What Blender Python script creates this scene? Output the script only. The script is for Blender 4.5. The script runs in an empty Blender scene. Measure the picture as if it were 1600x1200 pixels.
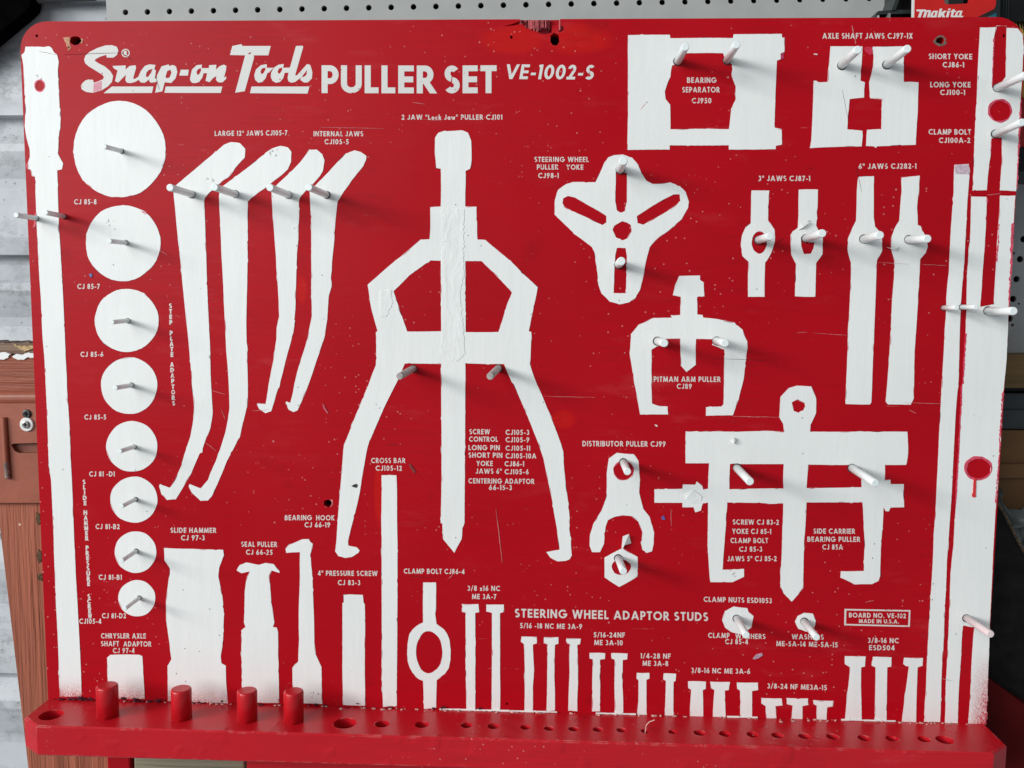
import bpy, bmesh, math, random
from mathutils import Vector, Matrix
from mathutils.geometry import delaunay_2d_cdt
random.seed(7)
D = bpy.data
SC = bpy.context.scene
COL = SC.collection

# ------------------------------------------------------------------ camera
# The board stands upright: its front is the plane y = 0, x to the right, z up,
# z = 0 where it meets the shelf.  Board 1.05 m wide, 0.75 m tall.
W, HN = 1.05, 0.7141024
H = W * HN
F = 1400.0                                   # focal length in pixels of a 1600 px wide picture
RV = Vector((0.09435, 0.04083, 0.00987))
TV = Vector((-0.5, -0.36773, 0.90906))
RM = Matrix.Rotation(RV.length, 3, RV.normalized())
_c = -(RM.transposed() @ TV)
def _v(a): return Vector((a.x, a.z, -a.y))
CAM = Vector(((_c.x - .5) * W, _c.z * W, (HN - _c.y) * W))
RIGHT, DOWN, FWD = _v(RM[0]), _v(RM[1]), _v(RM[2])
cam = D.cameras.new('camera'); co = D.objects.new('camera', cam); COL.objects.link(co)
cam.sensor_fit = 'HORIZONTAL'; cam.sensor_width = 36.0; cam.lens = F / 1600 * 36
cam.clip_start = 0.02; cam.clip_end = 60
m3 = Matrix((RIGHT, -DOWN, -FWD)).transposed()
co.matrix_world = Matrix.Translation(CAM) @ m3.to_4x4()
SC.camera = co

# ------------------------------------------------------------------ light
wd = D.worlds.new('World'); SC.world = wd; wd.use_nodes = True
wn = wd.node_tree.nodes
wn['Background'].inputs[0].default_value = (0.86, 0.93, 1.0, 1)
wn['Background'].inputs[1].default_value = 0.27
def area(name, loc, target, sx, sy, power, col):
    l = D.lights.new(name, 'AREA'); l.shape = 'RECTANGLE'; l.size = sx; l.size_y = sy
    l.energy = power; l.color = col
    o = D.objects.new(name, l); COL.objects.link(o)
    o.location = loc
    o.rotation_euler = (Vector(target) - Vector(loc)).to_track_quat('-Z', 'Y').to_euler()
    return o
area('doorway_daylight', (-7.2, -4.0, 2.75), (0, 0, .35), 2.9, 1.7, 525, (1.0, 0.995, 0.98))
area('open_side_daylight', (-4.2, -5.6, 2.6), (0, 0, .35), 5.0, 4.0, 315, (0.95, 0.985, 1.0))
SC.view_settings.view_transform = 'Standard'
SC.view_settings.look = 'None'
SC.view_settings.exposure = 0.0
SC.view_settings.gamma = 1.0
SC.view_settings.use_curve_mapping = False
SC.render.engine = 'CYCLES'
SC.cycles.use_denoising = True

# ------------------------------------------------------------------ helpers
def ray(px, py):
    return RIGHT * ((px - 800) / F) + DOWN * ((py - 600) / F) + FWD
def at(px, py, y=0.0):                        # point of the upright plane y = const
    d = ray(px, py); return CAM + d * ((y - CAM.y) / d.y)
def atz(px, py, z=0.0):                       # point of the level plane z = const
    d = ray(px, py); return CAM + d * ((z - CAM.z) / d.z)
def pxm(p):                                   # metres per photo pixel at a point
    return (p - CAM).dot(FWD) / F

def tagit(o, label=None, cat=None, group=None, kind=None):
    if label: o['label'] = label
    if cat: o['category'] = cat
    if group: o['group'] = group
    if kind: o['kind'] = kind
    return o
def thing(name, loc, label, cat, group=None):
    o = D.objects.new(name, None); COL.objects.link(o); o.location = loc
    o.empty_display_size = .05
    return tagit(o, label, cat, group)
def world_loc(o):
    v = Vector(o.location)
    while o.parent: o = o.parent; v += o.location
    return v
def obj(name, verts, faces, mat, parent=None, label=None, smooth=False, loc=None):
    base = world_loc(parent) if parent else Vector((0, 0, 0))
    loc = Vector(loc) if loc is not None else Vector(base)
    me = D.meshes.new(name)
    me.from_pydata([tuple(Vector(v) - loc) for v in verts], [], faces)
    bm = bmesh.new(); bm.from_mesh(me)
    bmesh.ops.recalc_face_normals(bm, faces=bm.faces)
    bm.to_mesh(me); bm.free()
    mats = mat if isinstance(mat, (list, tuple)) else [mat]
    for m in mats: me.materials.append(m)
    if smooth:
        for p in me.polygons: p.use_smooth = True
    o = D.objects.new(name, me); COL.objects.link(o)
    o.location = loc - base
    if parent: o.parent = parent
    if label: o['label'] = label
    return o
class MB:
    def __init__(s): s.v = []; s.f = []
    def add(s, v, f):
        n = len(s.v); s.v += [Vector(q) for q in v]; s.f += [tuple(i + n for i in g) for g in f]; return s
    def box(s, x0, x1, y0, y1, z0, z1, c=0.0):
        bm = bmesh.new(); bmesh.ops.create_cube(bm, size=1)
        for v in bm.verts:
            v.co = Vector((x0 + (v.co.x + .5) * (x1 - x0), y0 + (v.co.y + .5) * (y1 - y0), z0 + (v.co.z + .5) * (z1 - z0)))
        if c: bmesh.ops.bevel(bm, geom=bm.edges[:], offset=c, segments=2, affect='EDGES', profile=.5)
        return s.bm(bm)
    def bm(s, bm, mat=None):
        bm.verts.index_update()
        s.add([(mat @ v.co) if mat else v.co.copy() for v in bm.verts], [[v.index for v in f.verts] for f in bm.faces]); bm.free(); return s
    def prism(s, pts, y0, y1):                # outline of (x,z) points between two depths
        n = len(pts)
        v = [(p[0], y0, p[1]) for p in pts] + [(p[0], y1, p[1]) for p in pts]
        f = [tuple(range(n)), tuple(range(2 * n - 1, n - 1, -1))] + [(i, (i + 1) % n, (i + 1) % n + n, i + n) for i in range(n)]
        return s.add(v, f)
    def rod(s, a, b, r0, r1=None, seg=18, bevel=.0, cap=True):
        a, b = Vector(a), Vector(b); r1 = r0 if r1 is None else r1
        d = (b - a); L = d.length; d.normalize()
        u = d.orthogonal().normalized(); w = d.cross(u)
        rings = [(0, r0)] + ([(L - bevel, r1), (L - bevel * .3, r1 - bevel * .35), (L, r1 - bevel)] if bevel else [(L, r1)])
        v = []; f = []
        for t, r in rings:
            for k in range(seg):
                q = 2 * math.pi * k / seg
                v.append(a + d * t + u * (r * math.cos(q)) + w * (r * math.sin(q)))
        for i in range(len(rings) - 1):
            for k in range(seg):
                f.append((i * seg + k, i * seg + (k + 1) % seg, (i + 1) * seg + (k + 1) % seg, (i + 1) * seg + k))
        if cap:
            f.append(tuple(range(seg))[::-1]); f.append(tuple(range((len(rings) - 1) * seg, len(rings) * seg)))
        return s.add(v, f)
    def make(s, name, mat, parent=None, **k): return obj(name, s.v, s.f, mat, parent, **k)

# ------------------------------------------------------------------ materials
def material(name):
    m = D.materials.new(name); m.use_nodes = True
    nt = m.node_tree; b = nt.nodes['Principled BSDF']; return m, nt, b
class NT:
    def __init__(s, nt): s.nt = nt; s.tc = nt.nodes.new('ShaderNodeTexCoord'); s.co = s.tc.outputs['Object']
    def n(s, t, **k):
        x = s.nt.nodes.new(t)
        for a, v in k.items(): setattr(x, a, v)
        return x
    def l(s, a, b): s.nt.links.new(a, b)
    def put(s, sock, v):
        if hasattr(v, 'is_output') or isinstance(v, bpy.types.NodeSocket): s.l(v, sock)
        else: sock.default_value = v
    def map(s, sc=(1, 1, 1), rot=(0, 0, 0), loc=(0, 0, 0)):
        m = s.n('ShaderNodeMapping'); s.l(s.co, m.inputs[0]); m.inputs['Scale'].default_value = sc; m.inputs['Rotation'].default_value = rot; m.inputs['Location'].default_value = loc
        return m.outputs[0]
    def noise(s, scale, detail=4, rough=.55, vec=None, dist=0):
        x = s.n('ShaderNodeTexNoise'); s.l(vec or s.co, x.inputs['Vector']); x.inputs['Scale'].default_value = scale; x.inputs['Detail'].default_value = detail; x.inputs['Roughness'].default_value = rough; x.inputs['Distortion'].default_value = dist
        return x.outputs['Fac']
    def voro(s, scale, vec=None, feat='F1', rnd=1.0):
        x = s.n('ShaderNodeTexVoronoi'); x.feature = feat; s.l(vec or s.co, x.inputs['Vector']); x.inputs['Scale'].default_value = scale; x.inputs['Randomness'].default_value = rnd
        return x
    def ramp(s, v, a, b, lo=0.0, hi=1.0):
        x = s.n('ShaderNodeMapRange'); x.clamp = True; s.put(x.inputs[0], v)
        x.inputs[1].default_value = a; x.inputs[2].default_value = b; x.inputs[3].default_value = lo; x.inputs[4].default_value = hi
        return x.outputs[0]
    def math(s, op, a, b=0.0):
        x = s.n('ShaderNodeMath', operation=op); s.put(x.inputs[0], a); s.put(x.inputs[1], b); return x.outputs[0]
    def mix(s, f, a, b):
        x = s.n('ShaderNodeMix', data_type='RGBA'); s.put(x.inputs[0], f)
        s.put(x.inputs[6], a if not isinstance(a, tuple) else (*a, 1)[:4]); s.put(x.inputs[7], b if not isinstance(b, tuple) else (*b, 1)[:4]); return x.outputs[2]
    def bump(s, h, strength=.3, dist=.001, prev=None):
        x = s.n('ShaderNodeBump'); s.l(h, x.inputs['Height']); x.inputs['Strength'].default_value = strength; x.inputs['Distance'].default_value = dist
        if prev: s.l(prev, x.inputs['Normal'])
        return x.outputs[0]
    def xyz(s):
        x = s.n('ShaderNodeSeparateXYZ'); s.l(s.co, x.inputs[0]); return x.outputs
    def blob(s, cx, cz, rx, rz, soft=.5, wob=.25, nscale=30):
        X = s.xyz()
        a = s.math('DIVIDE', s.math('SUBTRACT', X[0], cx), rx); b = s.math('DIVIDE', s.math('SUBTRACT', X[2], cz), rz)
        d = s.math('SQRT', s.math('ADD', s.math('MULTIPLY', a, a), s.math('MULTIPLY', b, b)))
        d = s.math('ADD', d, s.math('MULTIPLY', s.math('SUBTRACT', s.noise(nscale, 3), .5), wob * 2))
        return s.ramp(d, 1 - soft, 1, 1, 0)

def plain(name, col, rough=.5, spec=.5, var=.15, scale=20, metal=0.0, bump=.0, bscale=60):
    m, nt, b = material(name); t = NT(nt)
    f = t.noise(scale, 5)
    c = t.mix(t.ramp(f, .3, .7), tuple(x * (1 - var) for x in col), tuple(min(1, x * (1 + var)) for x in col))
    t.l(c, b.inputs['Base Color']); b.inputs['Roughness'].default_value = rough
    b.inputs['Metallic'].default_value = metal; b.inputs['Specular IOR Level'].default_value = spec
    if bump: t.l(t.bump(t.noise(bscale, 4), bump, .002), b.inputs['Normal'])
    return m

RED = (0.41, 0.0025, 0.0085)
def red_paint(name, base=RED, rough=.36, wear=True, edge=False, sheet=True, spec=.13):
    m, nt, b = material(name); t = NT(nt)
    c = t.mix(t.ramp(t.noise(3.2, 4), .35, .65), tuple(x * .93 for x in base), tuple(x * 1.06 for x in base))
    if sheet:
        # brush-on touch-ups of a brighter, oranger red
        tb = (0.52, 0.008, 0.006)
        for px, py, rx, ry in ((800, 62, 58, 26), (905, 62, 55, 28), (472, 452, 10, 26), (880, 655, 22, 16), (592, 770, 9, 55)):
            p = at(px, py); k = pxm(p)
            c = t.mix(t.math('MULTIPLY', t.blob(p.x, p.z, rx * k, ry * k, .35), .75), c, tb)
    # small chips and specks down to pale primer
    v = t.voro(62)
    rnd = t.n('ShaderNodeSeparateColor'); t.l(v.outputs['Color'], rnd.inputs[0])
    sp = t.math('MULTIPLY', t.math('LESS_THAN', v.outputs['Distance'], t.ramp(rnd.outputs[1], .0, 1, .015, .07)), t.math('GREATER_THAN', rnd.outputs[0], .92))
    clump = t.ramp(t.noise(5, 3), .47, .60)
    v2 = t.voro(330); r2 = t.n('ShaderNodeSeparateColor'); t.l(v2.outputs['Color'], r2.inputs[0])
    sp2 = t.math('MULTIPLY', t.math('MULTIPLY', t.math('LESS_THAN', v2.outputs['Distance'], .28), t.math('GREATER_THAN', r2.outputs[0], .955)), clump)
    # scratches: stretched noise, thin
    sc = t.noise(1, 2, vec=t.map((9, 9, 260), (0, .12, 0)))
    sc2 = t.noise(1, 2, vec=t.map((240, 9, 7), (0, .5, 0), (3, 1, 2)))
    scr = t.math('MULTIPLY', t.math('ADD', t.math('GREATER_THAN', sc, .745), t.math('GREATER_THAN', sc2, .765)), t.ramp(t.noise(40, 3), .5, .62))
    mask = t.math('MINIMUM', t.math('ADD', t.math('ADD', sp, sp2), t.math('MULTIPLY', scr, .55)), 1.0)
    if wear: 
        gr = t.ramp(t.noise(1, 5, .7, vec=t.map((14, 14, 330))), .42, .66)
        gm = t.ramp(t.noise(2.6, 3), .40, .62, .15, 1)
        c = t.mix(t.math('MULTIPLY', t.math('MULTIPLY', gr, gm), .28), c, (.20, .004, .007))
        # rubbed, slightly chalky areas and faint pink smears
        ch = t.math('MULTIPLY', t.ramp(t.noise(1, 5, .65, vec=t.map((10, 10, 34))), .56, .72), t.ramp(t.noise(3.1, 2), .42, .6))
        c = t.mix(t.math('MULTIPLY', ch, .16), c, (.60, .12, .13))
        dk = t.ramp(t.noise(17, 5, .7), .60, .70)
        c = t.mix(t.math('MULTIPLY', dk, .22), c, (.16, .004, .006))
        c = t.mix(t.math('MULTIPLY', mask, .62), c, (.62, .27, .26))
    if edge:
        bv = t.n('ShaderNodeBevel'); bv.samples = 6; bv.inputs['Radius'].default_value = .0022
        ge = t.n('ShaderNodeNewGeometry')
        dp = t.n('ShaderNodeVectorMath', operation='DOT_PRODUCT'); t.l(bv.outputs[0], dp.inputs[0]); t.l(ge.outputs['Normal'], dp.inputs[1])
        e = t.math('MULTIPLY', t.ramp(dp.outputs['Value'], .93, .985, 1, 0), t.ramp(t.noise(55, 5, .7), .52, .60))
        c = t.mix(t.math('MULTIPLY', e, .7), c, (.55, .20, .19))
    t.l(c, b.inputs['Base Color'])
    b.inputs['Roughness'].default_value = rough
    t.l(t.ramp(t.noise(7, 5), .3, .7, rough - .05, rough + .09), b.inputs['Roughness'])
    b.inputs['Specular IOR Level'].default_value = spec
    n1 = t.bump(t.noise(420, 3), .10, .0006)
    grain = t.noise(1, 4, vec=t.map((8, 8, 160)))
    n2 = t.bump(grain, .12, .001, n1)
    n3 = t.bump(t.math('MULTIPLY', mask, -1.0), .25, .0006, n2) if wear else n2
    if not sheet: n3 = t.bump(t.ramp(t.noise(38, 2, .4), .62, .75), .35, .0015, n3)
    t.l(n3, b.inputs['Normal'])
    return m

def white_paint(name, col=(.785, .80, .78), rough=.38, chip=.0, dirt=1.0, brush=0.3, overspray=True, chipscale=170):
    m, nt, b = material(name); t = NT(nt)
    c = t.mix(t.ramp(t.noise(6, 4), .3, .7), tuple(x * .955 for x in col), tuple(min(1, x * 1.02) for x in col))
    v = t.voro(75); r = t.n('ShaderNodeSeparateColor'); t.l(v.outputs['Color'], r.inputs[0])
    sp = t.math('MULTIPLY', t.math('LESS_THAN', v.outputs['Distance'], t.ramp(r.outputs[1], 0, 1, .02, .06)), t.math('GREATER_THAN', r.outputs[0], .62))
    c = t.mix(t.math('MULTIPLY', sp, .75 * dirt), c, (.10, .09, .09))
    v2 = t.voro(28); r2 = t.n('ShaderNodeSeparateColor'); t.l(v2.outputs['Color'], r2.inputs[0])
    nz = t.noise(240, 2)
    sm = t.math('MULTIPLY', t.math('MULTIPLY', t.math('LESS_THAN', v2.outputs['Distance'], .16), t.math('GREATER_THAN', r2.outputs[0], .8)), t.math('GREATER_THAN', nz, .60))
    c = t.mix(t.math('MULTIPLY', sm, .6 * dirt), c, (.16, .14, .14))
    X = t.xyz()
    if overspray:
        # dry overspray of the red shelf paint caught along the bottom of the board
        fz = t.ramp(X[2], .002, .03, 1, 0); fl = t.ramp(X[0], -.46, -.22, 1, 0.12)
        fr = t.math('MULTIPLY', t.ramp(X[0], .505, .526, 0, 1), t.ramp(X[2], .0, .085, 1, 0))
        g = t.math('MAXIMUM', t.math('MULTIPLY', t.math('MULTIPLY', fz, fz), fl), t.math('MULTIPLY', fr, 1.3))
        g = t.math('MINIMUM', t.math('MAXIMUM', t.math('ADD', t.math('MULTIPLY', g, .8), t.math('MULTIPLY', t.math('MULTIPLY', g, t.math('SUBTRACT', t.noise(900, 2), .5)), 3.5)), 0.0), 1.0)
        c = t.mix(g, c, (.50, .03, .05))
    if chip:
        k = t.math('GREATER_THAN', t.noise(chipscale, 5, .7), .66 - chip)
        k = t.math('MULTIPLY', k, t.ramp(t.noise(14, 2), .45, .55))
        c = t.mix(k, c, (.36, .015, .02))
    t.l(c, b.inputs['Base Color']); b.inputs['Roughness'].default_value = rough; b.inputs['Specular IOR Level'].default_value = .4
    n1 = t.bump(t.noise(300, 3), .10, .0007)
    n2 = t.bump(t.noise(1, 3, vec=t.map((70, 70, 14))), brush, .0012, n1)
    if brush > .5:
        n2 = t.bump(t.ramp(t.noise(1, 4, .6, vec=t.map((80, 80, 40)), dist=1.0), .42, .72), .22, .001, n2)
    t.l(n2, b.inputs['Normal'])
    return m

M = {}
M['red'] = red_paint('red_board_paint')
M['red_core'] = red_paint('red_painted_ply', tuple(x * .8 for x in RED), .5, wear=False)
M['red_shelf'] = red_paint('red_shelf_paint', (0.49, 0.006, 0.014), .32, True, True, False, .42)
M['red_dowel'] = red_paint('red_dowel_paint', (0.48, 0.007, 0.013), .31, False, False, False, .42)
M['white'] = white_paint('white_hand_paint')
M['white_thick'] = white_paint('white_thick_paint', brush=.51)
M['print'] = white_paint('printed_white', (.66, .62, .585), .45, chip=.06, dirt=.5, brush=0, overspray=False, chipscale=330)
M['print_big'] = white_paint('printed_white_large', (.655, .65, .62), .45, chip=.015, dirt=1.0, brush=0, overspray=False)
M['peg'] = white_paint('white_peg_paint', (.77, .83, .825), .35, dirt=1.2, brush=.1, overspray=False)
M['peg_pink'] = white_paint('white_peg_paint_pink', (.74, .62, .62), .35, dirt=1.5, brush=.1, overspray=False)
M['peg_grey'] = plain('worn_grey_peg_paint', (.36, .33, .31), .45, .4, .35, 160)
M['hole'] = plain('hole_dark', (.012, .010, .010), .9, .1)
M['bare'] = plain('bare_splintered_wood', (.52, .27, .17), .8, .2, .35, 300, bump=.4, bscale=400)
M['peg_gap_shade'] = plain('dark_peg_gap_shade', (.05, .035, .035), .9, .1, .5, 300)

# ------------------------------------------------------------------ painted sheets on the board
TILES = {}
for i, ch in enumerate('ABCDEFGHIJKLMNOP'):
    TILES[ch] = ((i % 4) * 400, (i // 4) * 300, .25)
TILES['Q'] = (120, 60, .125); TILES['R'] = (300, 60, .125)
TILES['Y'] = (1340, 0, 1 / 6.154); TILES['Z'] = (0, 0, 1.0)
def P(s):
    out = []; t = TILES['Z']
    for w in s.split():
        if w.isalpha(): t = TILES[w]
        else:
            a, b = w.split(','); out.append((t[0] + float(a) * t[2], t[1] + float(b) * t[2]))
    return out
def ell(cx, cy, rx, ry, n=36, wob=0.0, rng=None):
    rng = rng or random
    ph = [rng.uniform(0, 6.28) for _ in range(4)]
    o = []
    for k in range(n):
        a = 2 * math.pi * k / n
        r = 1 + wob * (math.sin(3 * a + ph[0]) * .4 + math.sin(5 * a + ph[1]) * .4 + math.sin(9 * a + ph[2]) * .35) + (rng.uniform(-.3, .3) * wob if wob else 0)
        o.append((cx + rx * r * math.cos(a), cy + ry * r * math.sin(a)))
    return o
def rough(pts, step=3.5, amp=.08, rng=None):
    rng = rng or random
    o = []; n = len(pts)
    for i in range(n):
        a, b = pts[i], pts[(i + 1) % n]
        L = math.hypot(b[0] - a[0], b[1] - a[1])
        if L < .05: continue
        k = max(1, int(L / step)); nx, ny = -(b[1] - a[1]) / L, (b[0] - a[0]) / L
        drift = rng.uniform(-.3, .3)
        for j in range(k):
            t = j / k
            q = 0 if j == 0 else rng.gauss(0, amp) + drift * 1.6 * math.sin(math.pi * t) * min(1, L / 25)
            if j and rng.random() < .025 and amp < .2: q += rng.choice((-1, 1)) * rng.uniform(.4, 1.0)
            o.append((a[0] + (b[0] - a[0]) * t + nx * q, a[1] + (b[1] - a[1]) * t + ny * q))
    return o
def union(inc, exc=()):
    """triangles of the union of the outlines inc less the outlines exc (2D)"""
    co = []; fs = []
    for p in list(inc) + list(exc):
        p = list(p)
        if sum(p[i - 1][0] * p[i][1] - p[i][0] * p[i - 1][1] for i in range(len(p))) < 0: p = p[::-1]
        n = len(co); co += [Vector(q) for q in p]; fs.append(list(range(n, n + len(p))))
    ni = len(inc)
    v, e, f, ov, oe, of = delaunay_2d_cdt(co, [], fs, 0, 1e-5)
    keep = [tri for tri, src in zip(f, of) if any(s < ni for s in src) and not any(s >= ni for s in src)]
    return v, keep
def sheet(name, inc, exc, mat, parent, top, bottom=0.0, back=False, label=None, fn=None):
    """a coat of paint (or a board) with real thickness: top and bottom are heights over the plane y = 0"""
    fn = fn or (lambda p: at(p[0], p[1]))
    v, tris = union(inc, exc)
    used = sorted({i for t in tris for i in t}); ix = {i: k for k, i in enumerate(used)}
    w = [fn(v[i]) for i in used]; n = len(w)
    verts = [p + Vector((0, -top, 0)) for p in w] + [p + Vector((0, -bottom, 0)) for p in w]
    faces = [tuple(ix[i] for i in t) for t in tris]
    ed = {}
    for t in faces:
        for a, b in ((t[0], t[1]), (t[1], t[2]), (t[2], t[0])):
            ed[(a, b)] = 1
    walls = [(a, b, b + n, a + n) for (a, b) in ed if (b, a) not in ed]
    if back: faces = faces + [tuple(i + n for i in t[::-1]) for t in faces]
    return obj(name, verts, faces + walls, mat, parent, label=label)

# ------------------------------------------------------------------ the printed lettering: geometric bold capitals
def _S(x0, y0, x1, y1, w):                    # slanted or upright bar cut level at both ends
    L = math.hypot(x1 - x0, y1 - y0); hw = w / 2 * L / abs(y1 - y0)
    return [[(x0 - hw, y0), (x0 + hw, y0), (x1 + hw, y1), (x1 - hw, y1)]]
def _H(x0, x1, y, w): return [[(x0, y - w / 2), (x1, y - w / 2), (x1, y + w / 2), (x0, y + w / 2)]]
def _A(cx, cy, rx, ry, a0, a1, w):
    out = []; n = max(1, int(abs(a1 - a0) / 170 + .99))
    for s in range(n):
        b0 = a0 + (a1 - a0) * s / n; b1 = a0 + (a1 - a0) * (s + 1) / n
        k = max(4, int(abs(b1 - b0) / 12)); o = []; i_ = []
        for j in range(k + 1):
            q = math.radians(b0 + (b1 - b0) * j / k)
            o.append((cx + (rx + w / 2) * math.cos(q), cy + (ry + w / 2) * math.sin(q)))
            i_.append((cx + (rx - w / 2) * math.cos(q), cy + (ry - w / 2) * math.sin(q)))
        out.append(o + i_[::-1])
    return out
def glyph(c, w):
    h = w / 2; S = lambda *a: _S(*a, w); Hh = lambda *a: _H(*a, w); A = lambda *a: _A(*a, w)
    g = {
     'A': lambda: (S(h * 1.1, 0, .45, 1) + S(.9 - h * 1.1, 0, .45, 1) + _H(.2, .7, .28, w * .85), .9),
     'B': lambda: (S(h, 0, h, 1) + Hh(0, .3, 1 - h) + Hh(0, .34, .52) + Hh(0, .34, h) + A(.30, .76 - h / 2, .27 - h, .24 - h / 2, -90, 90) + A(.33, .26 + h / 2, .30 - h, .26 - h / 2, -90, 90), .64),
     'C': lambda: (A(.5, .5, .5 - h, .5 - h, 48, 312), .84),
     'D': lambda: (S(h, 0, h, 1) + Hh(0, .28, 1 - h) + Hh(0, .28, h) + A(.27, .5, .5 - h, .5 - h, -90, 90), .79),
     'E': lambda: (S(h, 0, h, 1) + Hh(0, .54, 1 - h) + Hh(0, .52, .5) + Hh(0, .54, h), .55),
     'F': lambda: (S(h, 0, h, 1) + Hh(0, .52, 1 - h) + Hh(0, .48, .5), .52),
     'G': lambda: (A(.5, .5, .5 - h, .5 - h, 42, 362) + Hh(.52, 1.0, .5 - h * .4), 1.0),
     'H': lambda: (S(h, 0, h, 1) + S(.72 - h, 0, .72 - h, 1) + Hh(0, .72, .52), .73),
     'I': lambda: (S(h, 0, h, 1), w),
     'J': lambda: (S(.46 - h, .28, .46 - h, 1) + A(.21, .28, .25 - h, .28 - h, -165, 0), .48),
     'K': lambda: (S(h, 0, h, 1) + S(w * .9, .48, .56, 1) + S(.60, 0, w * .9, .56), .70),
     'L': lambda: (S(h, 0, h, 1) + Hh(0, .48, h), .49),
     'M': lambda: (S(h, 0, .17, 1) + S(.17, 1, .47, .06) + S(.77, 1, .47, .06) + S(.94 - h, 0, .77, 1), .94),
     'N': lambda: (S(h, 0, h, 1) + S(.76 - h, 0, .76 - h, 1) + S(h, 1, .76 - h, 0), .77),
     'O': lambda: (A(.5, .5, .5 - h, .5 - h, 0, 360), 1.0),
     'P': lambda: (S(h, 0, h, 1) + Hh(0, .3, 1 - h) + Hh(0, .3, .43) + A(.29, .715 - h / 2, .30 - h, .285 - h / 2, -90, 90), .58),
     'R': lambda: (S(h, 0, h, 1) + Hh(0, .3, 1 - h) + Hh(0, .3, .45) + A(.29, .725 - h / 2, .29 - h, .275 - h / 2, -90, 90) + S(.58, 0, .27, .48), .66),
     'S': lambda: (A(.28, .735 - h / 4, .265 - h, .265 - h * .75, 35, 262) + A(.28, .265 + h / 4, .28 - h, .265 - h * .75, -145, 88), .57),
     'T': lambda: (S(.29, 0, .29, 1) + Hh(0, .58, 1 - h), .58),
     'U': lambda: (S(h, .33, h, 1) + S(.72 - h, .33, .72 - h, 1) + A(.36, .34, .36 - h, .34 - h, 180, 360), .73),
     'V': lambda: (S(h, 1, .42, 0) + S(.84 - h, 1, .42, 0), .84),
     'W': lambda: (S(h, 1, .33, 0) + S(.60, 1, .33, 0) + S(.60, 1, .87, 0) + S(1.2 - h, 1, .87, 0), 1.2),
     'X': lambda: (S(h, 0, .66 - h, 1) + S(h, 1, .66 - h, 0), .68),
     'Y': lambda: (S(.37, 0, .37, .5) + S(h, 1, .37, .42) + S(.74 - h, 1, .37, .42), .74),
     'Z': lambda: (Hh(0, .6, 1 - h) + Hh(0, .6, h) + S(w * .7, h, .6 - w * .7, 1 - h), .6),
     '0': lambda: (A(.31, .5, .31 - h, .5 - h, 0, 360), .62),
     '1': lambda: (S(.26 - h, 0, .26 - h, 1) + _H(.0, .2, .9, w * .8), .28),
     '2': lambda: (A(.27, .71, .26 - h, .29 - h, -28, 175) + S(w * .75, 0, .42, .60) + Hh(0, .56, h), .57),
     '3': lambda: (A(.24, .745 - h / 4, .24 - h, .255 - h * .75, -85, 150) + A(.24, .27 + h / 4, .28 - h, .27 - h * .75, -150, 88), .54),
     '4': lambda: (S(.46, 0, .46, 1) + S(.12, .26, .44, 1) + Hh(.02, .64, .26), .66),
     '5': lambda: (Hh(.12, .52, 1 - h) + S(.16, .52, .20, 1) + A(.24, .32, .31 - h, .32 - h, -140, 118), .57),
     '6': lambda: (A(.3, .31, .30 - h, .31 - h, 0, 360) + S(.12, .38, .42, 1), .6),
     '7': lambda: (Hh(0, .56, 1 - h) + S(.17, 0, .46, 1), .56),
     '8': lambda: (A(.29, .75 - h / 4, .255 - h, .25 - h * .6, 0, 360) + A(.29, .28, .29 - h, .28 - h, 0, 360), .58),
     '9': lambda: (A(.3, .69, .30 - h, .31 - h, 0, 360) + S(.18, 0, .48, .62), .6),
     '-': lambda: (_H(.02, .34, .36, w * .9), .36),
     '/': lambda: (_S(.05, -.05, .38, 1.05, w * .7), .43),
     '"': lambda: (_S(.08, .62, .08, 1, w * .7) + _S(.27, .62, .27, 1, w * .7), .36),
     '.': lambda: ([[(0, 0), (w, 0), (w, w), (0, w)]], w),
     'o': lambda: (A(.28, .31, .28 - h, .31 - h, 0, 360), .56),
     'c': lambda: (A(.29, .31, .28 - h, .31 - h, 45, 315), .48),
     'k': lambda: (S(h, 0, h, 1) + S(w * .9, .27, .42, .62) + S(.46, 0, w * .9, .36), .5),
     'a': lambda: (A(.27, .31, .27 - h, .31 - h, 0, 360) + S(.56 - h, 0, .56 - h, .62), .57),
     'w': lambda: (S(h, .62, .22, 0) + S(.38, .62, .22, 0) + S(.38, .62, .54, 0) + S(.76 - h, .62, .54, 0), .76),
     'x': lambda: (S(h, 0, .5 - h, .62) + S(h, .62, .5 - h, 0), .5),
    }
    return g[c]()
def text_polys(t, x0, b0, x1, b1, cap, w=.2, gap=.17, space=.42, slant=0.0):
    items = []; x = 0
    for ch in t:
        if ch == ' ': x += space; continue
        g, adv = glyph(ch, w); items.append((g, x)); x += adv + gap
    tot = x - gap; sx = (x1 - x0) / (tot + slant * .8)
    out = []
    for g, ox in items:
        for poly in g:
            q = []
            for (a, b) in poly:
                u = (a + ox + slant * b) * sx
                q.append((x0 + u, b0 + (b1 - b0) * u / max(1, x1 - x0) - b * cap))
            out.append(q)
    return out
def stack_polys(items, cap=7.3, wd=6.0):
    out = []
    for ch, x, y in items:
        g, adv = glyph(ch, .25); s = min(wd / adv, cap * 1.1)
        for poly in g:
            out.append([(x + (a - adv / 2) * s, y - (b - .5) * cap) for a, b in poly])
    return out

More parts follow.
